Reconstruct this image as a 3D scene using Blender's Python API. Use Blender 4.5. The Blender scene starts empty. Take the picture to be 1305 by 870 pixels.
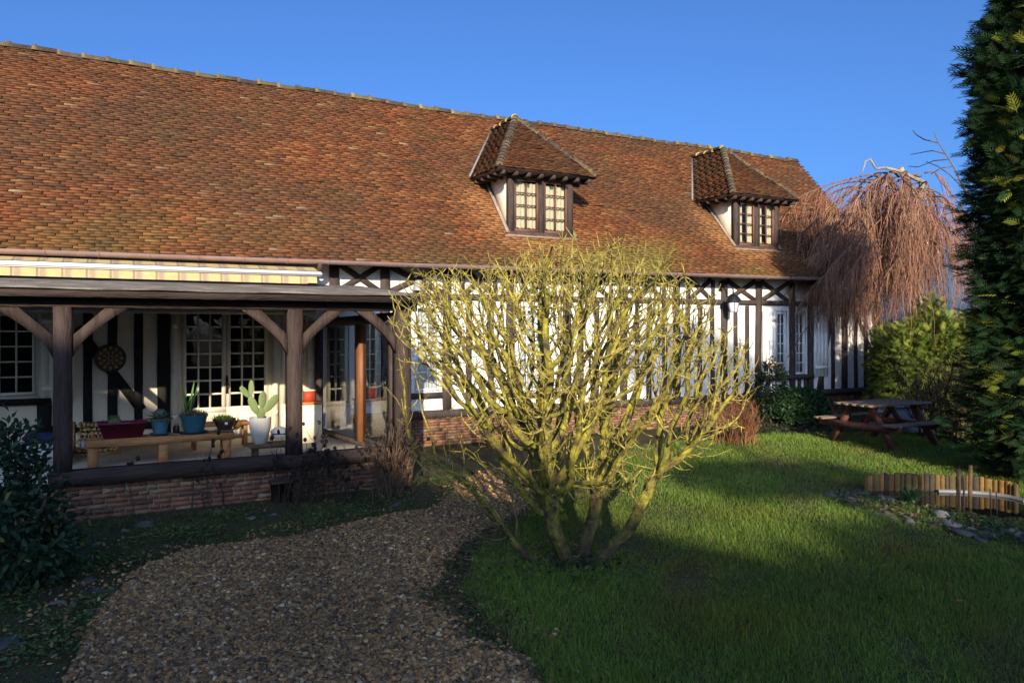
import bpy, math, random
import numpy as np
from mathutils import Vector, Matrix, Quaternion, kdtree
random.seed(7); rng = np.random.default_rng(7)
R = math.radians
scn = bpy.context.scene
COL = scn.collection

# ------------------------------------------------------------------ camera, sky, sun, exposure
F = 945.0; CX = 652.5; HY = 420.0; CAMZ = 2.0
cam_d = bpy.data.cameras.new('camera'); cam = bpy.data.objects.new('camera', cam_d); COL.objects.link(cam)
cam.location = (0, 0, CAMZ); cam.rotation_euler = (R(90), 0, 0)
cam_d.sensor_fit = 'HORIZONTAL'; cam_d.sensor_width = 36; cam_d.lens = F/1305*36
cam_d.shift_y = -15/1305; cam_d.clip_end = 2000; cam_d.clip_start = .1
scn.camera = cam
LIGHT = Vector((-.075, 1.09, -.37)).normalized()
wd = bpy.data.worlds.new('World'); scn.world = wd; wd.use_nodes = True
wn = wd.node_tree; wn.nodes.clear()
wo = wn.nodes.new('ShaderNodeOutputWorld'); wb = wn.nodes.new('ShaderNodeBackground'); sk = wn.nodes.new('ShaderNodeTexSky')
sk.sky_type = 'NISHITA'; sk.sun_disc = False; sk.sun_elevation = R(19.1); sk.sun_rotation = math.pi-.07
sk.altitude = 60; sk.air_density = .74; sk.dust_density = 3.8; sk.ozone_density = 9
wb.inputs[1].default_value = .15
wn.links.new(sk.outputs[0], wb.inputs[0]); wn.links.new(wb.outputs[0], wo.inputs[0])
sl = bpy.data.lights.new('sun', 'SUN'); sun = bpy.data.objects.new('sun', sl); COL.objects.link(sun)
sl.energy = 5.0; sl.angle = R(.6); sl.color = (1, .87, .68)
sun.rotation_euler = LIGHT.to_track_quat('-Z', 'Y').to_euler(); sun.location = (4, -20, 20)
scn.view_settings.view_transform = 'Standard'; scn.view_settings.look = 'None'
scn.view_settings.exposure = 0.65; scn.view_settings.gamma = 1.0

# ------------------------------------------------------------------ frames: the house stands turned 27.3 degrees
A = R(27.34); C = math.cos(A); S = math.sin(A)
def W(u, v, z=0): return Vector((u*C-v*S, u*S+v*C, z))
def gp(px, py, z=0):                                   # point of the photograph on a level
    Y = F*(CAMZ-z)/(py-HY); return Vector(((px-CX)/F*Y, Y, z))
def hu(px, v):
    t = (px-CX)/F; return v*(S+t*C)/(C-t*S)
def hz(px, py, v):
    t = (px-CX)/F; return CAMZ-(py-HY)*v/(F*(C-t*S))

# ------------------------------------------------------------------ materials
def nd(nt, typ, **k):
    n = nt.nodes.new(typ)
    for a, b in k.items(): setattr(n, a, b)
    return n
def M(name, col, rough=.8, var=.25, scale=6., bump=.15, attr=False, spec=.3, stretch=(1,1,1), bscale=None, metal=0., stain=None, stain_amt=.35, stain_scale=1.3, transl=0.):
    m = bpy.data.materials.new(name); m.use_nodes = True; nt = m.node_tree; nt.nodes.clear(); L = nt.links
    out = nd(nt, 'ShaderNodeOutputMaterial'); p = nd(nt, 'ShaderNodeBsdfPrincipled')
    p.inputs['Roughness'].default_value = rough; p.inputs['Metallic'].default_value = metal
    p.inputs['Specular IOR Level'].default_value = spec
    tc = nd(nt, 'ShaderNodeTexCoord'); mp = nd(nt, 'ShaderNodeMapping'); mp.inputs['Scale'].default_value = stretch
    L.new(tc.outputs['Object'], mp.inputs[0])
    nz = nd(nt, 'ShaderNodeTexNoise'); nz.inputs['Scale'].default_value = scale; nz.inputs['Detail'].default_value = 6; nz.inputs['Roughness'].default_value = .65
    L.new(mp.outputs[0], nz.inputs['Vector'])
    mr = nd(nt, 'ShaderNodeMapRange'); mr.inputs[1].default_value = .25; mr.inputs[2].default_value = .75
    mr.inputs[3].default_value = 1-var; mr.inputs[4].default_value = 1+var
    L.new(nz.outputs[0], mr.inputs[0])
    mx = nd(nt, 'ShaderNodeMix', data_type='RGBA', blend_type='MULTIPLY'); mx.inputs[0].default_value = 1
    if attr:
        at = nd(nt, 'ShaderNodeAttribute', attribute_name='Col'); L.new(at.outputs['Color'], mx.inputs[6])
    else: mx.inputs[6].default_value = (*col, 1)
    L.new(mr.outputs[0], mx.inputs[7]); last = mx.outputs[2]
    if stain:
        n2 = nd(nt, 'ShaderNodeTexNoise'); n2.inputs['Scale'].default_value = stain_scale; n2.inputs['Detail'].default_value = 8; n2.inputs['Roughness'].default_value = .7
        L.new(mp.outputs[0], n2.inputs['Vector'])
        r2 = nd(nt, 'ShaderNodeMapRange'); r2.inputs[1].default_value = .48; r2.inputs[2].default_value = .68; r2.inputs[3].default_value = 0; r2.inputs[4].default_value = stain_amt
        L.new(n2.outputs[0], r2.inputs[0])
        m2 = nd(nt, 'ShaderNodeMix', data_type='RGBA'); m2.inputs[7].default_value = (*stain, 1)
        L.new(r2.outputs[0], m2.inputs[0]); L.new(last, m2.inputs[6]); last = m2.outputs[2]
    L.new(last, p.inputs['Base Color'])
    if bump > 0:
        b = nd(nt, 'ShaderNodeBump'); b.inputs['Strength'].default_value = bump; b.inputs['Distance'].default_value = .02
        n3 = nd(nt, 'ShaderNodeTexNoise'); n3.inputs['Scale'].default_value = bscale or scale*4; n3.inputs['Detail'].default_value = 5
        L.new(mp.outputs[0], n3.inputs['Vector']); L.new(n3.outputs[0], b.inputs['Height']); L.new(b.outputs[0], p.inputs['Normal'])
    if transl > 0:
        tr = nd(nt, 'ShaderNodeBsdfTranslucent'); L.new(last, tr.inputs[0])
        ms = nd(nt, 'ShaderNodeMixShader'); ms.inputs[0].default_value = transl
        L.new(p.outputs[0], ms.inputs[1]); L.new(tr.outputs[0], ms.inputs[2]); L.new(ms.outputs[0], out.inputs[0])
    else: L.new(p.outputs[0], out.inputs[0])
    return m
def glass_mat(name, tint=(1,1,1), refl=1.0):
    m = bpy.data.materials.new(name); m.use_nodes = True; nt = m.node_tree; nt.nodes.clear(); L = nt.links
    out = nd(nt, 'ShaderNodeOutputMaterial'); t = nd(nt, 'ShaderNodeBsdfTransparent'); t.inputs[0].default_value = (*tint, 1)
    g = nd(nt, 'ShaderNodeBsdfGlossy'); g.inputs['Roughness'].default_value = .02
    fr = nd(nt, 'ShaderNodeFresnel'); fr.inputs[0].default_value = 1.5
    mu = nd(nt, 'ShaderNodeMath', operation='MULTIPLY', use_clamp=True); mu.inputs[1].default_value = refl; L.new(fr.outputs[0], mu.inputs[0])
    tc = nd(nt, 'ShaderNodeTexCoord'); nz = nd(nt, 'ShaderNodeTexNoise'); nz.inputs['Scale'].default_value = 3.0
    b = nd(nt, 'ShaderNodeBump'); b.inputs['Strength'].default_value = .12; b.inputs['Distance'].default_value = .02
    L.new(tc.outputs['Object'], nz.inputs['Vector']); L.new(nz.outputs[0], b.inputs['Height']); L.new(b.outputs[0], g.inputs['Normal'])
    ms = nd(nt, 'ShaderNodeMixShader'); L.new(mu.outputs[0], ms.inputs[0]); L.new(t.outputs[0], ms.inputs[1]); L.new(g.outputs[0], ms.inputs[2]); L.new(ms.outputs[0], out.inputs[0])
    return m
def lichen_mat(name, bark, lichen, lo=.42, hi=.6, scale=9., zfade=None):
    # bark with crusts of yellow-green lichen; zfade: (z0, z1) lichen grows only on the upper limbs
    m = bpy.data.materials.new(name); m.use_nodes = True; nt = m.node_tree; nt.nodes.clear(); L = nt.links
    out = nd(nt, 'ShaderNodeOutputMaterial'); p = nd(nt, 'ShaderNodeBsdfPrincipled'); p.inputs['Roughness'].default_value = .9; p.inputs['Specular IOR Level'].default_value = .15
    tc = nd(nt, 'ShaderNodeTexCoord'); nz = nd(nt, 'ShaderNodeTexNoise'); nz.inputs['Scale'].default_value = scale; nz.inputs['Detail'].default_value = 8; nz.inputs['Roughness'].default_value = .7
    L.new(tc.outputs['Object'], nz.inputs['Vector'])
    mr = nd(nt, 'ShaderNodeMapRange'); mr.inputs[1].default_value = lo; mr.inputs[2].default_value = hi; L.new(nz.outputs[0], mr.inputs[0]); fac = mr.outputs[0]
    if zfade:
        sx = nd(nt, 'ShaderNodeSeparateXYZ'); L.new(tc.outputs['Object'], sx.inputs[0])
        z = nd(nt, 'ShaderNodeMapRange'); z.inputs[1].default_value = zfade[0]; z.inputs[2].default_value = zfade[1]; z.inputs[3].default_value = .12; L.new(sx.outputs[2], z.inputs[0])
        mu = nd(nt, 'ShaderNodeMath', operation='MULTIPLY'); L.new(fac, mu.inputs[0]); L.new(z.outputs[0], mu.inputs[1]); fac = mu.outputs[0]
    n2 = nd(nt, 'ShaderNodeTexNoise'); n2.inputs['Scale'].default_value = scale*3; n2.inputs['Detail'].default_value = 4; L.new(tc.outputs['Object'], n2.inputs['Vector'])
    cr = nd(nt, 'ShaderNodeValToRGB'); cr.color_ramp.elements[0].position = .3; cr.color_ramp.elements[1].position = .7
    cr.color_ramp.elements[0].color = (*[c*.55 for c in lichen], 1); cr.color_ramp.elements[1].color = (*[min(1,c*1.25) for c in lichen], 1); L.new(n2.outputs[0], cr.inputs[0])
    mx = nd(nt, 'ShaderNodeMix', data_type='RGBA'); mx.inputs[6].default_value = (*bark, 1); L.new(cr.outputs[0], mx.inputs[7]); L.new(fac, mx.inputs[0]); L.new(mx.outputs[2], p.inputs['Base Color'])
    b = nd(nt, 'ShaderNodeBump'); b.inputs['Strength'].default_value = .6; b.inputs['Distance'].default_value = .01; L.new(n2.outputs[0], b.inputs['Height']); L.new(b.outputs[0], p.inputs['Normal']); L.new(p.outputs[0], out.inputs[0])
    return m

mTIMB = M('dark_timber', (.058,.042,.036), .85, .45, 5, .4, spec=.2, stretch=(3,3,1), bscale=14, stain=(.10,.08,.07), stain_amt=.5)
mBLACKT = M('black_timber', (.016,.014,.013), .8, .45, 5, .35, spec=.2, stretch=(3,3,1), bscale=14)
mPORCH = M('porch_timber', (.048,.033,.028), .85, .5, 6, .6, spec=.15, stretch=(5,5,.7), bscale=12, stain=(.10,.075,.06), stain_amt=.5)
mPORCHH = M('porch_beam', (.046,.032,.027), .85, .5, 6, .6, spec=.15, stretch=(.7,5,5), bscale=12, stain=(.10,.075,.06), stain_amt=.5)
mPLAST = M('white_plaster', (.78,.75,.70), .9, .08, 2, .35, bscale=9, stain=(.50,.45,.37), stain_amt=.45, stain_scale=.9)
mTILE = M('clay_tile', None, .9, .3, 22, .35, attr=True, spec=.12, bscale=60, stain=(.05,.038,.018), stain_amt=.5, stain_scale=1.1)
mDECK = M('roof_batten', (.04,.022,.014), .95, .3, 5, .1)
mRIDGE = M('ridge_tile', None, .9, .4, 9, .5, attr=True, stain=(.22,.19,.06), stain_amt=.7, stain_scale=3)
mBRICK = M('brick', None, .9, .3, 18, .4, attr=True, spec=.12, bscale=60)
mMORT = M('mortar', (.27,.215,.16), .95, .25, 8, .4)
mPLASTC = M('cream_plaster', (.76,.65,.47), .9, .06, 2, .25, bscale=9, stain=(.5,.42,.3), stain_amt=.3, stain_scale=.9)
mCHEEK = M('cheek_plaster', (.80,.71,.55), .9, .08, 3, .25, bscale=9, stain=(.6,.5,.36), stain_amt=.35)
mCREAM = M('cream_paint', (.76,.69,.53), .55, .07, 3, .05, spec=.4)
mWHITEP = M('white_paint', (.78,.77,.73), .5, .06, 3, .05, spec=.4)
mGLASS = glass_mat('window_glass', (.8,.83,.82), 1.3)
mCLEAR = glass_mat('clear_glass', (.93,.95,.94), 1.6)
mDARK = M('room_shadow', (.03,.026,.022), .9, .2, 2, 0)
mCURT = M('curtain', (.58,.52,.38), .9, .1, 3, .1, stretch=(6,6,.5))
mGUT = M('gutter_zinc', (.30,.19,.17), .5, .2, 3, .05, spec=.5, metal=.3, stain=(.22,.2,.2), stain_amt=.5)
mBROWNP = M('brown_pipe', (.10,.055,.04), .5, .2, 4, .05)
mFELT = M('roof_felt', (.105,.09,.08), .95, .35, 4, .4, bscale=20, stain=(.27,.25,.21), stain_amt=.6, stain_scale=2)
mORW = M('orange_wood', (.19,.075,.03), .55, .35, 6, .2, stretch=(4,4,.6))
mPINE = M('pine_wood', (.44,.20,.07), .7, .35, 6, .2, stretch=(.8,4,4))
mFLOOR = M('porch_floor', (.46,.42,.34), .8, .2, 4, .2)
mLEAD = M('lead', (.17,.17,.17), .6, .2, 5, .1)
mIRON = M('black_iron', (.012,.012,.012), .4, .3, 8, .05, spec=.5)
mGREYM = M('grey_metal', (.30,.30,.29), .5, .15, 5, .05)

# ------------------------------------------------------------------ mesh helpers
def mesh_np(name, V, faces_flat, loop_tot, cols=None, smooth=False):
    me = bpy.data.meshes.new(name)
    V = np.asarray(V, dtype=np.float32).reshape(-1, 3); loop_tot = np.asarray(loop_tot, dtype=np.int32); faces_flat = np.asarray(faces_flat, dtype=np.int32)
    me.vertices.add(len(V)); me.vertices.foreach_set('co', V.ravel())
    me.loops.add(len(faces_flat)); me.loops.foreach_set('vertex_index', faces_flat)
    st = np.concatenate([[0], np.cumsum(loop_tot)[:-1]]).astype(np.int32)
    me.polygons.add(len(loop_tot)); me.polygons.foreach_set('loop_start', st); me.polygons.foreach_set('loop_total', loop_tot)
    if smooth: me.polygons.foreach_set('use_smooth', np.ones(len(loop_tot), dtype=bool))
    me.update(calc_edges=True); me.validate()
    if cols is not None:
        at = me.attributes.new('Col', 'FLOAT_COLOR', 'FACE')
        c = np.ones((len(loop_tot), 4), dtype=np.float32); c[:, :3] = cols; at.data.foreach_set('color', c.ravel())
    return me
def link(name, me, mat, parent=None, loc=None):
    o = bpy.data.objects.new(name, me); COL.objects.link(o)
    if mat is not None: me.materials.append(mat)
    if parent is not None: o.parent = parent
    if loc is not None: o.location = loc
    return o
def tag(o, label=None, cat=None, group=None, kind=None):
    if label: o['label'] = label
    if cat: o['category'] = cat
    if group: o['group'] = group
    if kind: o['kind'] = kind
    return o
def empty(name, loc, rz=0, label=None, cat=None, group=None):
    o = bpy.data.objects.new(name, None); COL.objects.link(o); o.location = loc; o.rotation_euler = (0, 0, rz); o.empty_display_size = .1
    return tag(o, label, cat, group)
class MB:
    def __init__(s): s.v = []; s.f = []; s.c = []; s.cur = (.5,.5,.5)
    def add(s, vs, fs, col=None):
        n = len(s.v); s.v += [tuple(p) for p in vs]; s.f += [tuple(i+n for i in f) for f in fs]; s.c += [col or s.cur]*len(fs)
    def box(s, a, b, col=None):
        x0,y0,z0 = a; x1,y1,z1 = b
        s.add([(x0,y0,z0),(x1,y0,z0),(x1,y1,z0),(x0,y1,z0),(x0,y0,z1),(x1,y0,z1),(x1,y1,z1),(x0,y1,z1)],
              [(3,2,1,0),(4,5,6,7),(0,1,5,4),(1,2,6,5),(2,3,7,6),(3,0,4,7)], col)
    def beam(s, p0, p1, w, d, up=(0,-1,0), col=None, wob=0.):    # bar from p0 to p1, w across, d along 'up'
        p0 = Vector(p0); p1 = Vector(p1); t = (p1-p0).normalized(); u = Vector(up); u = (u-t*u.dot(t)).normalized(); r = t.cross(u)
        n = 1 if not wob else max(2, int((p1-p0).length/.3)); rings = []
        for i in range(n+1):
            q = p0.lerp(p1, i/n); w2 = w*(1+random.uniform(-wob, wob)); off = r*random.uniform(-wob, wob)*w*.5
            rings.append([q+off+r*a*w2/2+u*b*d/2 for a, b in ((-1,-1),(1,-1),(1,1),(-1,1))])
        vs = [p for ring in rings for p in ring]; fs = []
        for i in range(n):
            for j in range(4): fs.append((i*4+j, i*4+(j+1)%4, i*4+4+(j+1)%4, i*4+4+j))
        fs += [(3,2,1,0), tuple(n*4+j for j in range(4))]; s.add(vs, fs, col)
    def tube(s, path, rad, sides=6, cap=True, col=None):
        path = [Vector(p) for p in path]; n = len(path)
        if not hasattr(rad, '__len__'): rad = [rad]*n
        ref = None; vs = []
        for i in range(n):
            t = (path[min(i+1,n-1)]-path[max(i-1,0)])
            t = t.normalized() if t.length > 1e-9 else Vector((0,0,1))
            if ref is None: ref = t.orthogonal().normalized()
            ref = (ref-t*ref.dot(t)); ref = ref.normalized() if ref.length > 1e-6 else t.orthogonal().normalized()
            b = t.cross(ref)
            for j in range(sides):
                a = 2*math.pi*j/sides; vs.append(path[i]+(ref*math.cos(a)+b*math.sin(a))*rad[i])
        fs = [(i*sides+j, i*sides+(j+1)%sides, (i+1)*sides+(j+1)%sides, (i+1)*sides+j) for i in range(n-1) for j in range(sides)]
        if cap: fs += [tuple(range(sides-1,-1,-1)), tuple((n-1)*sides+j for j in range(sides))]
        s.add(vs, fs, col)
    def lathe(s, prof, sides=20, c=(0,0,0), col=None, cap=True):
        vs = []; n = len(prof)
        for r, z in prof:
            for j in range(sides):
                a = 2*math.pi*j/sides; vs.append((c[0]+r*math.cos(a), c[1]+r*math.sin(a), c[2]+z))
        fs = [(i*sides+j, i*sides+(j+1)%sides, (i+1)*sides+(j+1)%sides, (i+1)*sides+j) for i in range(n-1) for j in range(sides)]
        if cap: fs += [tuple(range(sides-1,-1,-1)), tuple((n-1)*sides+j for j in range(sides))]
        s.add(vs, fs, col)
    def prism(s, poly, y0, y1, col=None):         # poly of (x, z), extruded along y
        n = len(poly); vs = [(x,y0,z) for x,z in poly]+[(x,y1,z) for x,z in poly]
        s.add(vs, [tuple(range(n)), tuple(range(2*n-1,n-1,-1))]+[(i,i+n,(i+1)%n+n,(i+1)%n) for i in range(n)], col)
    def blob(s, c, r, seed=0, lump=.2, flat=.0, col=None, nu=12, nv=8):
        rr = random.Random(seed); ph = [(Vector((rr.gauss(0,1),rr.gauss(0,1),rr.gauss(0,1))).normalized(), rr.uniform(1.5,4), rr.uniform(0,6)) for _ in range(6)]
        vs = []
        for i in range(nv+1):
            th = math.pi*i/nv
            for j in range(nu):
                a = 2*math.pi*j/nu; d = Vector((math.sin(th)*math.cos(a), math.sin(th)*math.sin(a), math.cos(th)))
                k = 1+lump*sum(math.sin(d.dot(q)*w+p) for q, w, p in ph)/2.5
                vs.append((c[0]+d.x*r[0]*k, c[1]+d.y*r[1]*k, max(c[2]+d.z*r[2]*k, c[2]-r[2]*(1-flat))))
        s.add(vs, [(i*nu+j, (i+1)*nu+j, (i+1)*nu+(j+1)%nu, i*nu+(j+1)%nu) for i in range(nv) for j in range(nu)], col)
    def build(s, name, mat, parent=None, off=(0,0,0), smooth=False, loc=None, colattr=False):
        V = np.array(s.v, dtype=np.float32)-np.array(off, dtype=np.float32)
        ff = [i for f in s.f for i in f]; lt = [len(f) for f in s.f]
        me = mesh_np(name, V, ff, lt, np.array(s.c) if colattr else None, smooth)
        if smooth: smooth_by_angle(me)
        return link(name, me, mat, parent, loc)
def smooth_by_angle(me, ang=.7):
    n = len(me.polygons); nrm = np.zeros(n*3, dtype=np.float32); me.polygons.foreach_get('normal', nrm); nrm = nrm.reshape(-1,3)
    ne = len(me.edges); li = np.zeros(len(me.loops), dtype=np.int32); me.loops.foreach_get('edge_index', li)
    lt = np.zeros(n, dtype=np.int32); me.polygons.foreach_get('loop_total', lt); pi = np.repeat(np.arange(n), lt)
    o = np.argsort(li, kind='stable'); es = li[o]; ps = pi[o]; sharp = np.zeros(ne, dtype=bool)
    same = np.nonzero(es[1:] == es[:-1])[0]
    sharp[es[same]] = np.sum(nrm[ps[same]]*nrm[ps[same+1]], axis=1) < math.cos(ang)
    at = me.attributes.get('sharp_edge') or me.attributes.new('sharp_edge', 'BOOLEAN', 'EDGE'); at.data.foreach_set('value', sharp)
def inst(name, tv, tf, P, Q, Sc, cols, mat, parent=None, smooth=False, loc=None):
    """many copies of one small template merged to one mesh. tv (k,3); tf list of faces; P (n,3); Q (n,3,3) rotation; Sc (n,) or (n,3)"""
    tv = np.asarray(tv, dtype=np.float32); n = len(P); k = len(tv)
    Sc = np.asarray(Sc); Sc = Sc[:, None] if Sc.ndim == 1 else Sc
    X = tv[None]*Sc[:, None, :]
    V = np.einsum('nij,nkj->nki', Q, X)+np.asarray(P)[:, None, :]
    flat = np.array([i for f in tf for i in f]); lt = np.array([len(f) for f in tf])
    ff = (flat[None]+(np.arange(n)*k)[:, None]).ravel()
    me = mesh_np(name, V.reshape(-1,3), ff, np.tile(lt, n), np.repeat(np.asarray(cols), len(tf), axis=0) if cols is not None else None, smooth)
    return link(name, me, mat, parent, loc)
def rot_from(xa, za):                                   # frames: x axis = xa, z as near za as possible
    x = xa/np.linalg.norm(xa, axis=1, keepdims=True); y = np.cross(za, x); y /= np.linalg.norm(y, axis=1, keepdims=True)+1e-9; z = np.cross(x, y)
    return np.stack([x, y, z], axis=2)
def rvec(n):
    a = rng.normal(size=(n,3)); return a/np.linalg.norm(a, axis=1, keepdims=True)
def inpoly(x, y, poly):
    r = np.zeros(len(x), dtype=bool); j = len(poly)-1
    for i in range(len(poly)):
        xi, yi = poly[i][:2]; xj, yj = poly[j][:2]
        with np.errstate(divide='ignore', invalid='ignore'):
            r ^= ((yi > y) != (yj > y)) & (x < (xj-xi)*(y-yi)/(yj-yi+1e-12)+xi)
        j = i
    return r
def wnoise(x, y, f=1., seed=0):
    g = np.random.default_rng(seed); r = 0
    for i in range(7):
        a = g.uniform(0, 6.28); k = f*g.uniform(.5, 2.2); r = r+np.sin((x*math.cos(a)+y*math.sin(a))*k+g.uniform(0, 6.28))
    return r/7

# ------------------------------------------------------------------ ground
def grid_sheet(name, xs, ys, zf, mat, mask=None):
    X, Y = np.meshgrid(xs, ys); Z = zf(X, Y); nx = len(xs); ny = len(ys)
    i, j = np.meshgrid(np.arange(nx-1), np.arange(ny-1)); a = (j*nx+i).ravel()
    f = np.stack([a, a+1, a+1+nx, a+nx], 1)
    me = mesh_np(name, np.stack([X.ravel(), Y.ravel(), Z.ravel()], 1), f.ravel(), np.full(len(f), 4), None, True)
    return link(name, me, mat)
mGROUND = M('soil', (.060,.050,.028), .95, .5, 1.5, .6, spec=.1, bscale=25, stain=(.035,.06,.014), stain_amt=.8, stain_scale=2.5)
def gz(x, y): return .025*wnoise(x, y, 1.1, 3)*np.clip(1-np.hypot(x-1, y-8)/40, 0, 1)
gx = np.unique(np.concatenate([np.linspace(-500,-14,25), np.linspace(-14,16,151), np.linspace(16,500,25)]))
gy = np.unique(np.concatenate([np.linspace(-500,-3,25), np.linspace(-3,20,116), np.linspace(20,900,30)]))
tag(grid_sheet('ground', gx, gy, gz, mGROUND), kind='structure')
def gh(x, y): return float(gz(np.array([x]), np.array([y]))[0])

PATH = [gp(*p) for p in ((60,1000),(110,845),(140,765),(175,728),(270,700),(380,680),(470,662),(545,650),(590,628),(610,600),(655,596),(690,604),(668,634),(640,662),(592,692),(548,722),(572,748),(604,802),(650,862),(720,1000))]
PATHP = [(p.x, p.y) for p in PATH]
def fill_poly(name, poly, step, dz, mat, wob=.1):
    P = np.array(poly); xs = np.arange(P[:,0].min()-step, P[:,0].max()+step, step); ys = np.arange(P[:,1].min()-step, P[:,1].max()+step, step)
    X, Y = np.meshgrid(xs, ys); nx = len(xs); i, j = np.meshgrid(np.arange(nx-1), np.arange(len(ys)-1)); a = (j*nx+i).ravel()
    cx = X.ravel()[a]+step/2; cy = Y.ravel()[a]+step/2
    k = inpoly(cx+wob*wnoise(cx,cy,5,1), cy+wob*wnoise(cx,cy,5,2), poly); a = a[k]
    f = np.stack([a, a+1, a+1+nx, a+nx], 1); used, inv = np.unique(f, return_inverse=True)
    V = np.stack([X.ravel(), Y.ravel(), gz(X, Y).ravel()+dz], 1)[used]
    return link(name, mesh_np(name, V, inv.ravel(), np.full(len(f), 4), None, True), mat)
mGRAV = M('gravel_bed', (.12,.078,.045), .95, .6, 30, .8, spec=.1, bscale=45)
tag(fill_poly('gravel_path', PATHP, .05, .006, mGRAV, .25), kind='structure')
# ------------------------------------------------------------------ the farmhouse
HO = (6, 12, 0)
house = empty('farmhouse', W(*HO), A, 'long white half-timbered farmhouse under a steep red tiled roof with two dormers', 'house')
def hb(name, mb, mat, parent=house, smooth=False, colattr=False): return mb.build(name, mat, parent, HO, smooth, None, colattr)
U0, U1 = -5.0, 16.3; V0 = 12.0
def ze(u): return 3.04+.0075*(u+1.5)                       # the eave rises a little along the old wall
VE, VR, ZR = 11.55, 14.64, 6.68
def roofz(u, v): e = ze(u); return e+(ZR-e)*(v-VE)/(VR-VE)
def roofP(a, b):                                            # a along the eave, b 0..1 up the slope -> house coordinates
    e = 3.04+.0075*(a+1.5); sag = -.03*np.sin((a+5)/21*3.14)-.012*np.sin(a*1.3)
    return np.stack([a, VE+(VR-VE)*b, e+(ZR-e)*b+sag*b], -1)

# walls with openings, as cells between the openings
OPEN = []
def opening(u0, u1, z0, z1): OPEN.append((u0, u1, z0, z1)); return (u0, u1, z0, z1)
WIN = []
def win(u0, u1, z0, z1, **k): opening(u0, u1, z0, z1); WIN.append((u0, u1, z0, z1, k))
win(-2.05, -1.10, 1.10, 2.26, leaves=2, cols=2, rows=5, mat='cream')
win(2.78, 3.21, .80, 2.16, leaves=1, cols=2, rows=5, mat='cream', curtain=(0,1))
win(3.40, 3.72, .80, 2.16, leaves=1, cols=2, rows=5, mat='cream', curtain=(.45,1))
win(4.33, 4.83, .94, 2.44, leaves=1, cols=2, rows=5, mat='white', curtain=(0,1))
win(6.32, 7.09, .86, 2.42, leaves=2, cols=2, rows=5, mat='white', curtain=(0,1))
win(12.84, 13.19, .98, 2.42, leaves=1, cols=2, rows=6, mat='white', curtain=(0,1))
win(13.43, 13.79, .98, 2.42, leaves=1, cols=2, rows=6, mat='white', curtain=(0,1))
FD = [(.65, 1.99), (2.08, 2.52)]
for a, b in FD: opening(a, b, .40, 2.36)
wl = MB(); wc = MB()
us = sorted({U0, U1, 2.66, *[o[0] for o in OPEN], *[o[1] for o in OPEN]}); zs = sorted({0., 3.45, *[o[2] for o in OPEN], *[o[3] for o in OPEN]})
for i in range(len(us)-1):
    for j in range(len(zs)-1):
        cu = (us[i]+us[i+1])/2; cz = (zs[j]+zs[j+1])/2
        if any(o[0] < cu < o[1] and o[2] < cz < o[3] for o in OPEN): continue
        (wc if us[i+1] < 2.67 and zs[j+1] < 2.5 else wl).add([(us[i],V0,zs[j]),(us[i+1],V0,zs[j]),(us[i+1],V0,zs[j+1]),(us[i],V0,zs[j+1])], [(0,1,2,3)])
for u0, u1, z0, z1 in OPEN:
    d = V0+.22
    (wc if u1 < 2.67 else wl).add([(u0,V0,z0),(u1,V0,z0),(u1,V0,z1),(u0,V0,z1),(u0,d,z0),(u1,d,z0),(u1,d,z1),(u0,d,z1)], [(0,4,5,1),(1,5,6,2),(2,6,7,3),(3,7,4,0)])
VB = VR*2-VE-.45
wl.add([(U0,V0,0),(U0,VB,0),(U0,VB,3.45),(U0,VR,6.55),(U0,V0,3.45)], [(4,3,2,1,0)])
wl.add([(U1,V0,0),(U1,VB,0),(U1,VB,3.45),(U1,VR,6.55),(U1,V0,3.45)], [(0,1,2,3,4)])
wl.add([(U0,VB,0),(U1,VB,0),(U1,VB,3.45),(U0,VB,3.45)], [(3,2,1,0)])
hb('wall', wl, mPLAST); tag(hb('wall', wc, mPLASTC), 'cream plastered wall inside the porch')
rm = MB(); rm.box((U0+.1, V0+1.6, .2), (U1-.1, V0+1.7, 3.4)); rm.box((U0+.1, V0+.25, .2), (U1-.1, V0+1.6, .3)); hb('room_backing', rm, mDARK)  # near-black backing: the shade inside the rooms put into the colour

# brick plinth: real bricks on a mortar core
def bricks(mb, u0, u1, z0, z1, v, face=-1, seed=0, course=.048, ln=.215):
    r = random.Random(seed); n = max(1, int((z1-z0)/course)); h = (z1-z0)/n
    for i in range(n):
        u = u0-(ln/2 if i % 2 else 0)-r.uniform(0, .04)
        while u < u1:
            l = ln*r.uniform(.85, 1.1) if r.random() > .18 else ln*.5
            a = max(u, u0); b = min(u+l-.012, u1)
            if b-a > .03:
                t = r.random(); p = r.uniform(.0, .010)
                c = (.27,.115,.06) if t < .4 else (.21,.09,.05) if t < .65 else (.29,.17,.09) if t < .84 else (.13,.07,.05) if t < .96 else (.32,.23,.14)
                k = r.uniform(.75, 1.15); c = tuple(x*.75+y*.25 for x, y in zip(c, (.22,.15,.10))); mb.box((a, v-.012-p, z0+i*h+.0045), (b, v+.03, z0+(i+1)*h-.0045), tuple(x*k for x in c))
            u += l
pl = MB(); bricks(pl, 3.3, U1+.02, .0, .50, V0-.05, seed=4); po = hb('plinth', pl, mBRICK, colattr=True)
pc = MB(); pc.box((3.3, V0-.045, -.2), (U1+.01, V0+.0, .47)); hb('mortar', pc, mMORT, po)

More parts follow.
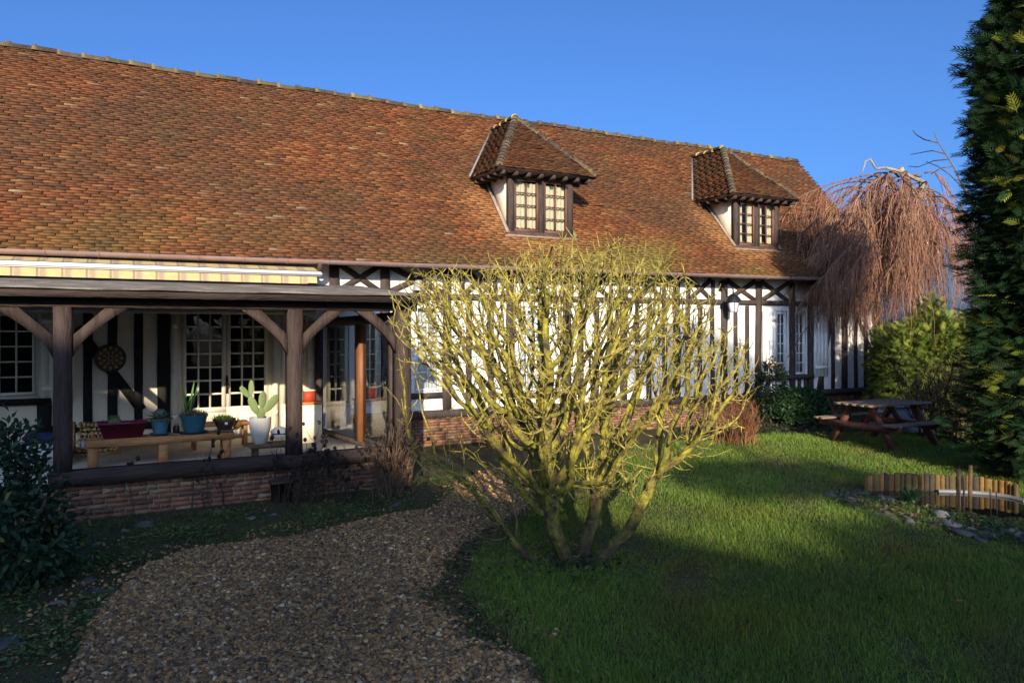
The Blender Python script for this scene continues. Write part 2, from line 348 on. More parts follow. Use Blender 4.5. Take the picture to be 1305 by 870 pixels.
# timbers
def timber(name, p0, p1, w, d=.07, up=(0,-1,0), wob=.06, mat=None, parent=house):
    m = MB(); m.beam(p0, p1, w, d, up, wob=wob); return hb(name, m, mat or mTIMB, parent)
vt = V0-.012
timber('sill_beam', (3.25, V0-.04, .55), (U1+.03, V0-.04, .55), .13, .13, wob=.03)
timber('rail', (2.9, vt, 2.57), (U1, vt, 2.60), .105, .064, wob=.03)
timber('wall_plate', (2.6, vt, 3.10), (U1, vt, 3.2), .12, .066, wob=.03)
MAIN = [2.95, 3.80, 4.92, 6.15, 7.36, 8.68, 9.99, 11.29, 12.29, 13.31, 13.90, 15.05, 16.22]
for k, u in enumerate(MAIN):
    timber('stud', (u+random.uniform(-.02,.02), vt-.004, .62 if u > 3.3 else .4), (u, vt-.004, 3.06), .15 if u not in (13.31, 13.90) else .14, .08)
def free(u, w=.06): return all(not (o[0]-w < u < o[1]+w) for o in OPEN)
for a, b in zip(MAIN[1:-1], MAIN[2:]):
    n = max(1, round((b-a)/.37))
    for i in range(1, n):
        u = a+(b-a)*i/n+random.uniform(-.025,.025)
        if free(u) and not 12.35 < u < 13.95: timber('stud', (u+random.uniform(-.02,.02), vt, .62), (u, vt, 2.52), random.uniform(.08,.11), .06)
for u in (12.55, 13.05, 13.55, 13.75):
    timber('stud', (u, vt, .62), (u, vt, .88), .08, .06)
timber('window_rail', (12.36, V0-.022, .93), (13.98, V0-.022, .93), .11, .10, wob=.03)
timber('window_rail', (4.0, vt, .87), (4.84, vt, .87), .10, .062, wob=.03); timber('window_rail', (6.23, vt, .79), (7.28, vt, .79), .11, .062, wob=.03)
for a, b in zip(MAIN[:-1], MAIN[1:]):                        # St Andrew's crosses of the frieze
    if b-a < .7: continue
    m = .09; s = 0
    if b-a > 1.05 and a > 4.5:
        s = (b-a)*.24
        for u in (a+s, b-s): timber('stud', (u, vt, 2.64), (u, vt, 3.05), .075, .06)
        m = .05
    timber('brace', (a+s+m, vt+.006, 2.64), (b-s-m, vt+.006, 3.06), .095, .05); timber('brace', (a+s+m, vt+.009, 3.06), (b-s-m, vt+.009, 2.64), .095, .05)
timber('brace', (14.66, vt, 2.52), (14.18, vt, .62), .10, .062); timber('brace', (15.40, vt+.004, 2.52), (16.10, vt+.004, 1.3), .10, .05)
for u in (14.93, 15.26, 15.62, 15.90): pass
# timbers of the wall inside the porch
for a, b in ((106,118),(137,150),(171,182)): timber('stud', (hu((a+b)/2,V0), vt, .62), (hu((a+b)/2,V0), vt, 2.45), hu(b,V0)-hu(a,V0), .06, mat=mBLACKT)
timber('stud', (hu(209,V0), vt-.004, .5), (hu(209,V0), vt-.004, 2.45), .17, .08, mat=mBLACKT)
timber('brace', (hu(98,V0), vt+.004, hz(98,418,V0)), (hu(181,V0), vt+.004, hz(181,522,V0)), .13, .05, mat=mBLACKT)
timber('rail', (-1.05, vt+.002, .62), (hu(202,V0), vt+.002, .62), .11, .06, mat=mBLACKT)
timber('window_rail', (-2.3, vt-.006, 1.02), (hu(66,V0), vt-.006, 1.02), .09, .08, mat=mBLACKT)
timber('stud', (hu(57,V0), vt, .45), (hu(57,V0), vt, .97), .17, .07, mat=mBLACKT)

# windows
def pane_grid(u0, u1, z0, z1, cols, rows, fr, v, dep=.045, mun=.022):
    m = MB(); m.box((u0,v,z0),(u1,v+dep,z0+fr*1.3)); m.box((u0,v,z1-fr),(u1,v+dep,z1)); m.box((u0,v,z0+fr*1.3),(u0+fr,v+dep,z1-fr)); m.box((u1-fr,v,z0+fr*1.3),(u1,v+dep,z1-fr))
    a, b, c, d = u0+fr, u1-fr, z0+fr*1.3, z1-fr
    for i in range(1, cols): x = a+(b-a)*i/cols; m.box((x-mun/2, v+.004, c), (x+mun/2, v+dep-.012, d))
    for i in range(1, rows):
        z = c+(d-c)*i/rows
        for j in range(cols):
            x0 = a+(b-a)*j/cols+(mun/2 if j else 0); x1 = a+(b-a)*(j+1)/cols-(mun/2 if j < cols-1 else 0)
            m.box((x0, v+.006, z-mun/2), (x1, v+dep-.014, z+mun/2))
    g = MB(); vg = v+dep*.5
    g.add([(a-.005,vg,c-.005),(b+.005,vg,c-.005),(b+.005,vg,d+.005),(a-.005,vg,d+.005)], [(0,1,2,3)])
    return m, g
def folds(u0, u1, z0, z1, v, n=10, amp=.018):
    m = MB(); N = n*6; vs = []
    for i in range(N+1):
        u = u0+(u1-u0)*i/N; y = v+amp*math.sin(i/6*2*math.pi)+amp*.5*math.sin(i*.37)
        vs += [(u,y,z0),(u,y+.006,z1)]
    m.add(vs, [(2*i,2*i+2,2*i+3,2*i+1) for i in range(N)]); return m
mCURTW = M('net_curtain', (.55,.57,.60), .9, .08, 3, .1)
for u0, u1, z0, z1, k in WIN:
    mt = mCREAM if k['mat'] == 'cream' else mWHITEP; v = V0+.035
    f = MB(); w = .035
    f.box((u0-.02,v-.05,z0-.045),(u1+.02,v+.06,z0)); f.box((u0,v,z1-w),(u1,v+.06,z1)); f.box((u0,v,z0),(u0+w,v+.06,z1-w)); f.box((u1-w,v,z0),(u1,v+.06,z1-w))
    fo = hb('window', f, mt); n = k['leaves']; lw = (u1-u0-2*w)/n
    for i in range(n):
        m, g = pane_grid(u0+w+lw*i+.002, u0+w+lw*(i+1)-.002, z0+.002, z1-w-.002, k['cols'], k['rows'], .036, v-.008)
        hb('casement', m, mt, fo); hb('glazing', g, mGLASS, fo)
    if 'curtain' in k:
        c0, c1 = k['curtain']; hb('curtain', folds(u0+(u1-u0)*c0, u0+(u1-u0)*c1, z0, z1, v+.16, 5), mCURTW if k['mat'] == 'white' else mCURT, fo)
# French doors
for n, (u0, u1) in enumerate(FD):
    z0, z1 = .40, 2.36; v = V0+.03; f = MB(); w = .05
    f.box((u0,v,z1-w),(u1,v+.07,z1)); f.box((u0,v,z0),(u0+w,v+.07,z1-w)); f.box((u1-w,v,z0),(u1,v+.07,z1-w)); f.box((u0-.02,v-.03,z0-.05),(u1+.02,v+.1,z0))
    fo = hb('french_door', f, mCREAM); nl = 2 if n == 0 else 1; lw = (u1-u0-2*w)/nl
    for i in range(nl):
        a = u0+w+lw*i+.003; b = u0+w+lw*(i+1)-.003
        m, g = pane_grid(a, b, z0+.35, z1-w-.004, 3 if nl == 2 else 2, 7, .06, v-.01, .05, .026)
        m.box((a,v-.01,z0+.004),(b,v+.04,z0+.35)); m.box((a+.07,v-.022,z0+.08),(b-.07,v-.01,z0+.30)); m.box((a+.10,v-.03,z0+.11),(b-.10,v-.022,z0+.27))
        hb('door_leaf', m, mCREAM, fo); hb('glazing', g, mGLASS, fo)
    if nl == 2:
        h = MB(); c = (u0+u1)/2+.01; h.box((c-.02,v-.024,1.03),(c+.02,v-.014,1.27)); h.tube([(c,v-.024,1.2),(c,v-.065,1.2),(c+.02,v-.07,1.17),(c-.01,v-.06,1.10)], [.012,.012,.012,.008], 8); h.tube([(c,v-.03,1.26),(c,v-.03,1.3),(c,v-.03,1.31)],[.014,.018,.006],8)
        hb('handle', h, mIRON, fo)
# shutters
def shutter(u0, u1, z0, z1, mat, v=V0-.05, bars=2):
    m = MB(); n = max(1, round((u1-u0)/.11))
    for i in range(n): m.box((u0+(u1-u0)*i/n+.002, v, z0), (u0+(u1-u0)*(i+1)/n-.002, v+.026, z1))
    for i in range(bars): z = z0+(z1-z0)*(.14+.72*i/max(1,bars-1)); m.box((u0+.012, v-.02, z-.035), (u1-.012, v, z+.035))
    return hb('shutter', m, mat)
shutter(-1.07, hu(95,V0), 1.02, 2.30, mCREAM)
shutter(.555, .645, .45, 2.32, mCREAM, bars=3)
shutter(2.0, 2.075, .45, 2.32, mCREAM, bars=3); shutter(2.53, 2.63, .45, 2.2, mCREAM, bars=3)
shutter(12.40, 12.82, .98, 2.42, mWHITEP); shutter(14.0, 14.46, .92, 2.42, mWHITEP)
st = MB(); st.box((12.42, V0-.16, 1.20),(12.92,V0-.05,1.225)); st.box((12.89, V0-.16, .80),(12.92,V0-.13,1.2)); hb('shutter_stay', st, mPINE)

# ------------------------------------------------------------------ roof: every tile modelled
def tile_cols(a, b, n, dark=0.):
    t = rng.random(n); c = np.empty((n,3))
    pal = np.array([(.215,.085,.034),(.18,.066,.028),(.14,.062,.030),(.25,.115,.042),(.10,.052,.03),(.27,.16,.07),(.34,.26,.16)])
    pr = np.cumsum([.30,.27,.18,.14,.07,.033,.007]); c[:] = pal[np.minimum(np.searchsorted(pr, t), 6)]
    c *= rng.uniform(.76,1.24,(n,1)); c = (c*.86+np.array((.19,.075,.034))*.14)*np.array((.86,.77,.72))
    p = np.clip(.5+1.0*wnoise(a*.9+b*.6, b*1.6-a*.3, 1.0, 11)+.5*wnoise(a*3, b*2, 1.0, 12), 0, 1)[:,None]          # older, darker patches
    c = c*(1-.6*p)+np.array((.070,.042,.026))*.6*p
    return c*(1-dark)
def tiles(name, Pf, la, lb, keep, normal, mat, parent, tw=.20, gauge=.059, dark=0., a0=0., colf=None):
    """Pf(a,b): point on the plane; a in [a0,a0+la], b metres up the slope"""
    nb = int(lb/gauge)+1; na = int(la/tw)+2
    I, J = np.meshgrid(np.arange(na), np.arange(nb)); I = I.ravel(); J = J.ravel(); n = len(I)
    a = a0+(I-.5*(J % 2))*tw+rng.normal(0,.006,n)+.03*np.sin(J*1.7); b = J*gauge+rng.normal(0,.0055,n)+.016*np.sin(a*2.1+J*.05)+.007*np.sin(a*6.3+J*.9)
    k = keep(a+tw/2, b+gauge/2); a, b = a[k], b[k]; n = len(a)
    w = tw*rng.uniform(.985,1.004,n); ln = gauge*1.4; lift = .016+rng.uniform(0,.006,n)+(rng.random(n) < .03)*rng.uniform(0,.015,n); th = .018; sk_ = rng.normal(0,.003,n)
    V = []
    for (fa, fb, lo) in ((0,0,1),(1,0,1),(1,1,0),(0,1,0)):
        P = Pf(a+fa*w, b+fb*ln+(sk_ if fa else 0)); h = (lift if lo else 0)
        V.append(P+np.outer(h*np.ones(n), normal))
    top = V; bot = [v-np.outer(np.full(n, th), normal) for v in V]
    VV = np.stack(top+bot, 1)
    faces = [(0,1,2,3),(4,5,1,0),(5,6,2,1),(7,4,0,3)]
    flat = np.array([i for f in faces for i in f]); ff = (flat[None]+(np.arange(n)*8)[:,None]).ravel()
    col = tile_cols(a, b, n, dark) if colf is None else colf(a, b, n)
    fc = np.repeat(col, 4, axis=0).reshape(n,4,3); fc[:,1] = fc[:,1]*.25; fc[:,2:] *= .4                 # darkened lower edges and sides draw the course lines
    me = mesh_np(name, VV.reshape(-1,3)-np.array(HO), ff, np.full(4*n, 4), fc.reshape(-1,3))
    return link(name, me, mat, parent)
DORM = [6.91, 12.42]
slope_len = math.hypot(VR-VE, ZR-3.1); UL, UR = -5.0, 16.45
nrm_main = np.array([0, -(ZR-3.1), VR-VE])/slope_len
def keep_main(a, b):
    k = (a > UL) & (a < UR) & (b < slope_len-.02); v = VE+(VR-VE)*b/slope_len
    for d in DORM: k &= ~((np.abs(a-d) < .62) & (v > 12.25) & (v < 13.2))
    return k
def main_cols(a, b, n):
    c = tile_cols(a, b, n)
    m = np.clip((wnoise(a, b*2, 1.3, 5)*1.6+.25)*np.clip(1.0-b*.8,0,1), 0, .75)[:,None]                 # moss along the lowest courses
    m *= (a[:,None] > 7)*.8+.35
    c = c*(1-m)+np.array((.15,.12,.03))*m
    vv = VE+(VR-VE)*b/slope_len                                                          # rain-washed paler tiles below the dormer cheeks
    for d in DORM:
        w = np.exp(-((a-(d-1.05-.3*(vv-12.5)))/.38)**2-((vv-12.45)/.5)**2)+.7*np.exp(-((a-d)/.8)**2-((vv-11.95)/.16)**2); w = (np.clip(w+.3*rng.normal(size=n)*w, 0, 1)*.8)[:,None]
        c = c*(1-w)+np.array((.32,.15,.06))*w
    return c
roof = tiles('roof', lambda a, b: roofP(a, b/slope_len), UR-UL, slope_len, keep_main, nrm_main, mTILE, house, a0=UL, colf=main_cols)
dk = MB(); N = 44
for i in range(N):
    a, b = UL+(UR-UL)*i/N, UL+(UR-UL)*(i+1)/N
    q = [roofP(np.array([x]), np.array([y]))[0]-nrm_main*.012 for x, y in ((a,0),(b,0),(b,1),(a,1))]; dk.add(q, [(0,1,2,3)])
    r = [(p[0], 2*VR-p[1], p[2]) for p in q]; dk.add(r, [(3,2,1,0)])
hb('roof_deck', dk, mDECK, roof)
vb = MB(); q0 = roofP(np.array([UR-.01]), np.array([0.]))[0]; q1 = roofP(np.array([UR-.01]), np.array([1.]))[0]
vb.beam(q0-nrm_main*.07, q1-nrm_main*.07, .03, .12, up=nrm_main); hb('verge_board', vb, mTIMB, roof)
def cap_run(mb, p0, p1, r, seg, up, collar=1.25, cols=((.13,.09,.055),(.10,.07,.045),(.16,.125,.06),(.08,.06,.04)), wob=.015):
    p0, p1 = Vector(p0), Vector(p1); L = (p1-p0).length; n = max(1, round(L/seg)); t = (p1-p0).normalized(); u = Vector(up); u = (u-t*u.dot(t)).normalized(); s = t.cross(u)
    for i in range(n):
        a = p0.lerp(p1, i/n); b = p0.lerp(p1, (i+1)/n+.02/n); w = Vector((0,0,random.uniform(-wob,wob))); k = random.uniform(.75,1.2); c = tuple(x*k for x in random.choice(cols))
        vs = []
        rings = ((a, r*collar), (a.lerp(b,.16), r*collar), (a.lerp(b,.2), r), (b, r*.94))
        for q, rr in rings:
            for j in range(7):
                ang = -.25+(math.pi+.5)*j/6; vs.append(q+w+s*math.cos(ang)*rr*1.15+u*(math.sin(ang)*rr))
        fs = [(m*7+j, m*7+j+1, m*7+8+j, m*7+7+j) for m in range(3) for j in range(6)]+[tuple(range(6,-1,-1)), tuple(range(21,28))]
        mb.add(vs, fs, c)
rd = MB(); N = 30
for i in range(N):
    a, b = UL+(UR-UL)*i/N, UL+(UR-UL)*(i+1)/N
    pa, pb = (roofP(np.array([x]), np.array([1.]))[0] for x in (a, b)); cap_run(rd, pa-np.array((0,0,.03)), pb-np.array((0,0,.03)), .075, .36, (0,0,1), 1.3)
hb('ridge_cap', rd, mRIDGE, roof, colattr=True)

# gutter and downpipe
def gutter_run(u0, u1, n, v, zf, r=.062):
    m = MB(); vs = []; K = 9
    for i in range(n+1):
        u = u0+(u1-u0)*i/n
        for j in range(K): a = math.pi+math.pi*j/(K-1); vs.append((u, v+r*math.cos(a), zf(u)+r*math.sin(a)))
        for j in range(K): a = 2*math.pi-math.pi*j/(K-1); vs.append((u, v+(r-.006)*math.cos(a), zf(u)+.004+(r-.006)*math.sin(a)))
    KK = 2*K; m.add(vs, [(i*KK+j, (i+1)*KK+j, (i+1)*KK+(j+1)%KK, i*KK+(j+1)%KK) for i in range(n) for j in range(KK)])
    x = u0+.3
    while x < u1:
        m.tube([(x, v+(r+.006)*math.cos(a), zf(x)+(r+.006)*math.sin(a)) for a in [math.pi+math.pi*j/8 for j in range(9)]], .007, 5); x += .62
    return m
hb('gutter', gutter_run(UL, UR, 40, VE-.055, lambda u: ze(u)-.005), mGUT, smooth=True)
dp = MB(); z = ze(2.62)-.06; dp.tube([(2.62,VE-.055,z+.02),(2.62,VE-.05,z-.04),(2.62,VE+.1,z-.14),(2.62,V0-.14,z-.2),(2.62,V0-.1,z-.28),(2.62,V0-.1,2.60)], .04, 10)
hb('downpipe', dp, mBROWNP, smooth=True)
dp = MB(); z = ze(16.1)-.06; dp.tube([(16.1,VE-.055,z+.02),(16.1,VE-.05,z-.05),(16.1,VE+.12,z-.18),(16.1,V0-.12,z-.28),(16.1,V0-.1,z-.38),(16.1,V0-.1,.05)], .04, 10)
hb('downpipe', dp, mBROWNP, smooth=True)

# dormers
def dormer(uc, hw, seed):
    vf = 12.16; zb = roofz(uc, vf)+.0; zt = 4.98; we = hw+.34; vfe = 11.86; zev = 4.93; pk = (uc, 13.22, 6.26)
    D = MB(); u0, u1 = uc-hw, uc+hw; pw = .115
    for u in (u0, u1-pw): D.box((u, vf-.02, zb-.04), (u+pw, vf+.09, zt))
    D.box((uc-pw*.45, vf-.03, zb), (uc+pw*.45, vf+.07, zt)); D.box((u0-.03, vf-.05, zb-.09), (u1+.03, vf+.07, zb+.005)); D.box((u0+pw, vf-.018, zt-.16), (uc-pw*.45, vf+.06, zt)); D.box((uc+pw*.45, vf-.018, zt-.16), (u1-pw, vf+.06, zt))
    for s in (0, 1):                                       # timber knee of the arched head
        a, b = (u0+pw, uc-pw*.45) if s == 0 else (uc+pw*.45, u1-pw)
        n = 8; pts = [(a+(b-a)*i/n, zt-.16-.13*((1-i/n) if s == 0 else i/n)**2) for i in range(n+1)]
        D.prism(pts+[(b, zt-.15), (a, zt-.15)], vf-.012, vf+.03)
    d = hb('dormer', D, mTIMB)
    tag(d, 'dormer with weathered dark wooden posts and arched window heads')
    ck = MB()
    for u, sg in ((u0+.02, 1), (u1-.02, -1)):
        vv = [vf+.05+(VR-vf)*i/10 for i in range(11)]; vm = VE+(zt-ze(uc))*(VR-VE)/(ZR-ze(uc))
        ck.prism_uv = None
        pts = [(vf+.0, roofz(uc, vf)-.05), (vm+.1, zt+.0), (vf+.0, zt)]
        th = .05*sg; ck.add([(u,p,z) for p,z in pts]+[(u+th,p,z) for p,z in pts], [(0,1,2),(5,4,3),(0,3,4,1),(1,4,5,2),(2,5,3,0)])
    hb('cheek', ck, mCHEEK, d)
    fl = MB(); 
    for u in (u0-.03, u1+.03):
        p0 = (u, vf-.05, roofz(uc, vf-.05)+.035); vm = VE+(zev-ze(uc))*(VR-VE)/(ZR-ze(uc)); p1 = (u, vm, zev+.035); fl.beam(p0, p1, .07, .022, up=nrm_main)
    fl.box((u0-.08, vf-.10, roofz(uc, vf-.1)+.022), (u1+.08, vf-.03, roofz(uc, vf-.1)+.045)); hb('flashing', fl, mMORT, d)
    for a, b in ((u0+pw, uc-pw*.45), (uc+pw*.45, u1-pw)):
        m, g = pane_grid(a+.004, b-.004, zb+.01, zt-.17, 2, 4, .04, vf+.0, .05, .02)
        hb('casement', m, M('dormer_sash', (.13,.06,.04), .6, .3, 5, .1, stretch=(4,4,1)), d); hb('glazing', g, mGLASS, d)
        if seed == 1: hb('curtain', folds(a+.02, b-.02, zb+.02, zt-.21-.04*random.random(), vf+.085, 6, .014), mCURT, d)
        else:
            for c0, c1 in ((.04,.36),(.60,.96)): hb('curtain', folds(a+(b-a)*c0, a+(b-a)*c1, zb+.02, zt-.20, vf+.08, 3, .014), mCURT, d)
    # roof of three tiled planes over boards and rafter ends
    vm = VE+(zev-ze(uc))*(VR-VE)/(ZR-ze(uc))+.05; vtop = VE+(pk[2]-ze(uc))*(VR-VE)/(ZR-ze(uc))+.05
    FLc, FRc, BL, BR, PK, PB = (uc-we,vfe,zev),(uc+we,vfe,zev),(uc-we,vm,zev),(uc+we,vm,zev),pk,(uc,vtop,pk[2])
    bd = MB(); o = lambda p: (p[0], p[1], p[2]-.012)
    bd.add([o(FLc),o(FRc),o(PK)], [(0,1,2)]); bd.add([o(FLc),o(PK),o(PB),o(BL)], [(0,1,2,3)]); bd.add([o(FRc),o(BR),o(PB),o(PK)], [(0,1,2,3)])
    e = .05; bd.add([(uc-we+.01,vfe+.01,zev-e),(uc+we-.01,vfe+.01,zev-e),(uc+we-.01,vm,zev-e),(uc-we+.01,vm,zev-e),o(FLc),o(FRc),o(BR),o(BL)], [(3,2,1,0),(0,1,5,4),(1,2,6,5),(3,0,4,7)])
    dr = hb('dormer_roof', bd, mDECK, d)
    rf = MB()
    for i in range(8): u = uc-we+.12+(2*we-.24)*i/7; rf.box((u-.028, vfe+.03, zev-.125), (u+.028, vf, zev-.05))
    for i in range(4):
        v = vfe+.28+.28*i
        for sg in (-1, 1): rf.box((min(uc+sg*(we-.03), uc+sg*hw), v-.028, zev-.12), (max(uc+sg*(we-.03), uc+sg*hw), v+.028, zev-.05))
    hb('rafter_tail', rf, mTIMB, d)
    def plane(P0, A_, lim, name):                          # P0 lower corner, A_ along the eave
        P0 = np.array(P0, float); A_ = np.array(A_, float); a_ = A_-P0; la = np.linalg.norm(a_); a_ /= la
        Q = np.array(PK, float); n = np.cross(a_, Q-P0); n /= np.linalg.norm(n); n = n if n[2] > 0 else -n; b_ = np.cross(n, a_); b_ = b_ if b_[2] > 0 else -b_
        poly = [((np.array(p)-P0)@a_, (np.array(p)-P0)@b_) for p in lim]; lb = max(p[1] for p in poly); amin = min(p[0] for p in poly); amax = max(p[0] for p in poly)
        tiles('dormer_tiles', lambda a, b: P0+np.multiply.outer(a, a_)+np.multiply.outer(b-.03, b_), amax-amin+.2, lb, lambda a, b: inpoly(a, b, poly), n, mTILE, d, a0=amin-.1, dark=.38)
    plane(FLc, FRc, (FLc, FRc, PK), 'front'); plane(BL, FLc, (FLc, PK, PB, BL), 'left'); plane(FRc, BR, (FRc, BR, PB, PK), 'right')
    hp = MB(); dark = ((.10,.065,.045),(.08,.055,.04),(.13,.085,.055)); cap_run(hp, FLc, PK, .055, .13, (-.4,-.4,1), 1.2, dark); cap_run(hp, FRc, PK, .055, .13, (.4,-.4,1), 1.2, dark); cap_run(hp, PK, PB, .06, .3, (0,0,1), 1.2, ((.30,.24,.08),(.22,.16,.09)))
    hb('hip_tiles', hp, mRIDGE, d, colattr=True)
    vl = MB()
    for B in (BL, BR):
        p0 = Vector(B)+Vector(nrm_main)*.04; p1 = Vector(PB)+Vector(nrm_main)*.04; vl.beam(p0, p1, .05, .03, up=nrm_main)
    hb('valley_flashing', vl, mLEAD, d)
dormer(6.91, .695, 1); dormer(12.42, .655, 2)

# ------------------------------------------------------------------ awning under the eave
mAWN = M('awning_cloth', None, .85, .12, 12, .1, attr=True)
aw = MB(); x = -4.5; i = 0
STR = [((.46,.36,.17),.15),((.25,.18,.12),.025),((.40,.31,.16),.02),((.31,.24,.16),.06),((.40,.31,.16),.02)]
while x < 2.54:
    c, w = STR[i % 5]; b = min(x+w, 2.54)
    prof = [(11.86, 2.985), (11.72, 2.985), (11.5, 2.945), (11.25, 2.88)]
    for (v0, z0), (v1, z1) in zip(prof[:-1], prof[1:]): aw.add([(x,v0,z0),(b,v0,z0),(b,v1,z1),(x,v1,z1)], [(3,2,1,0)], c)
    x = b; i += 1
awo = hb('awning', aw, mAWN, colattr=True)
fbm = MB(); fbm.prism([(-4.5,2.795),(2.56,2.795),(2.56,2.865),(-4.5,2.865)], 11.16, 11.25); fbm.tube([(-4.5,11.155,2.83),(2.57,11.155,2.83)], .02, 8)
hb('front_bar', fbm, mWHITEP, awo)
va = MB(); x = -4.5; i = 0
while x < 2.5:
    c, w = STR[i % 5]; b = min(x+w, 2.5); e0 = .115-.09*max(0, (x-2.3)/.2)**2 if x > 2.3 else .115
    va.add([(x,11.18,2.795),(b,11.18,2.795),(b,11.17,2.795-e0),(x,11.17,2.795-e0)], [(0,1,2,3)], c); x = b; i += 1
hb('valance', va, mAWN, awo, colattr=True)
arm = MB(); arm.box((2.5,11.25,2.78),(2.545,11.95,2.86)); arm.box((2.49,11.88,2.7),(2.57,11.98,2.98)); hb('awning_bracket', arm, mBROWNP, awo)

# ------------------------------------------------------------------ porch
VP = 9.1
pm = MB(); pm.box((-4.5, VP-.06, 2.235), (3.30, VP+.1, 2.345)); pm.box((-4.6, 8.83, 2.335), (3.34, 8.87, 2.425))
porch = hb('porch', pm, mPORCHH); tag(porch, 'open timber porch with curved braces on a low brick wall')
ft = MB()
for i in range(26):                                          # felt sheets, slightly wavy
    a = -4.6+7.94*i/26; b = -4.6+7.94*(i+1)/26
    za, zb_ = (2.43+.006*math.sin(a*5), 2.43+.006*math.sin(b*5)); ft.add([(a,8.80,za),(b,8.80,zb_),(b,11.97,2.72),(a,11.97,2.72),(a,8.80,za-.012),(b,8.80,zb_-.012)], [(0,1,2,3),(4,5,1,0)])
ft.add([(-4.6,8.80,2.416),(3.34,8.80,2.416),(3.34,11.97,2.70),(-4.6,11.97,2.70)], [(3,2,1,0)])
ft.add([(3.34,8.80,2.43),(3.34,11.97,2.72),(3.34,11.97,2.63),(3.34,8.80,2.345)], [(3,2,1,0)])
hb('porch_roof', ft, mFELT, porch)
rfm = MB()
for i in range(9): u = -4.2+7.3*i/8; rfm.beam((u, 8.9, 2.37), (u, 11.97, 2.65), .07, .09, up=(0,0,1))
hb('rafter', rfm, mTIMB, porch)
POSTS = [-2.95, -.615, 1.764, 3.12]
for k, u in enumerate(POSTS):
    w = .165 if k < 3 else .185
    m = MB(); m.beam((u, VP+.02, .505 if k else .36), (u, VP+.02, 2.24), w, .2, wob=.02); hb('post', m, mPORCH, porch)
    for sg in (-1, 1):
        if k == 3 and sg == 1: continue
        n = 8; out = []; inn = []
        for i in range(n+1):
            t = i/n; ang = math.pi/2*t; r1 = .44
            cx, cz = u+sg*(w/2+r1), 2.235-r1; 
            out.append((u+sg*(w/2+r1*(1-math.cos(ang))*1.05), 2.235-r1+r1*math.sin(ang)*.99)); inn.append((u+sg*(w/2+.0+r1*(1-math.cos(ang))*.55+.01), 2.235-r1*.62+r1*.62*math.sin(ang)))
        # straight-backed brace with a curved belly
        p = [(u+sg*w/2, 2.235-.54)]+[(u+sg*(w/2+.53*t), 2.235-.54+.54*(t**.66)) for t in [i/n for i in range(1,n+1)]]+[(u+sg*(w/2+.31), 2.234)]+[(u+sg*(w/2+.31*t), 2.234-.30+.30*t) for t in [1-i/n for i in range(1,n+1)]]
        # order: lower curve then back along the upper straight edge
        m = MB(); m.prism(p if sg > 0 else p[::-1], VP-.045, VP+.06); hb('brace', m, mPORCH, porch)
sb = MB(); sb.beam((-.74, VP, .435), (3.24, VP, .435), .15, .22, up=(0,-1,0), wob=.03); hb('sill_beam', sb, mPORCHH, porch)
bb = MB(); bricks(bb, -.72, 3.24, -.02, .355, VP-.04, seed=9); bo = hb('brick_base', bb, mBRICK, porch, colattr=True)
bm = MB(); bm.box((-.72, VP-.035, -.2), (3.24, VP+.12, .352)); bm.box((-5, VP+.12, -.2), (3.2, V0-.003, .37)); hb('porch_floor', bm, mFLOOR, porch)
stp = MB(); stp.box((-5, VP+.0, -.2), (-.74, VP+.117, .345)); hb('step', stp, mMORT, porch)
bl = MB(); bl.tube([(-3.5, 11.55, 2.275), (2.55, 11.55, 2.275)], .05, 10)
for x in (-2.2, -1.0, .1, .7, 1.4): bl.tube([(x, 11.55, 2.275), (x+.02, 11.55, 2.275)], .056, 10)
hb('blind_roller', bl, mGREYM, porch, smooth=True)
# glazed screen across the right end
PA, PB_ = Vector((2.68, 11.93, 0)), Vector((3.06, 9.2, 0))
def sp(t, z): q = PA.lerp(PB_, t); return (q.x, q.y, z)
side = (PB_-PA).normalized(); outn = Vector((side.y, -side.x, 0))
sc = MB(); sc.beam(sp(0,2.10), sp(1,2.16), .13, .09, up=outn); sc.beam(sp(0,.40), sp(1,.40), .07, .09, up=outn); sc.beam(sp(.02,.43), sp(.02,2.04), .12, .09, up=outn); sc.beam(sp(.97,.43), sp(.97,2.09), .12, .09, up=outn)
hb('screen_frame', sc, mTIMB, porch)
so = MB(); so.beam(sp(.60,.43), sp(.60,2.07), .17, .10, up=outn); hb('screen_post', so, mORW, porch)
for t0, t1 in ((.05,.565),(.635,.945)):
    g = MB(); g.add([sp(t0,.43), sp(t1,.43), sp(t1,2.06), sp(t0,2.05)], [(0,1,2,3)]); hb('screen_glass', g, mCLEAR, porch)
# ------------------------------------------------------------------ things on the walls
def at(u, v, z): return W(u, v, z)
def thing(name, loc, label, cat, rz=A, group=None): return empty(name, loc, rz, label, cat, group)
# wall lantern with a domed hood
t = thing('wall_lantern', at(11.2, 11.62, 2.42), 'black hooded lantern hanging on the white timbered wall below the right dormer', 'lantern')
m = MB(); m.lathe([(.02,.33),(.05,.32),(.10,.28),(.155,.21),(.175,.165),(.165,.16)], 16); m.build('hood', mIRON, t, smooth=True)
m = MB(); m.lathe([(.125,.16),(.085,-.02),(.085,-.05),(.02,-.06)], 6); m.build('glass', M('milky_glass', (.55,.57,.58), .25, .1, 5, 0, spec=.5), t)
m = MB()
for j in range(6): a = math.pi*j/3; m.tube([(.128*math.cos(a),.128*math.sin(a),.16),(.088*math.cos(a),.088*math.sin(a),-.05)], .007, 5)
m.build('cage', mIRON, t)
m = MB(); m.tube([(0,0,.33),(0,.0,.42),(0,.08,.50),(0,.30,.52),(0,.36,.50)], .016, 8); m.box((-.05,.345,.40),(.05,.372,.60)); m.build('bracket', mIRON, t, smooth=False)
t = thing('wall_lamp', at(4.36, 11.88, 2.64), 'small grey cone-shaped lamp on the frieze above the porch corner', 'lamp')
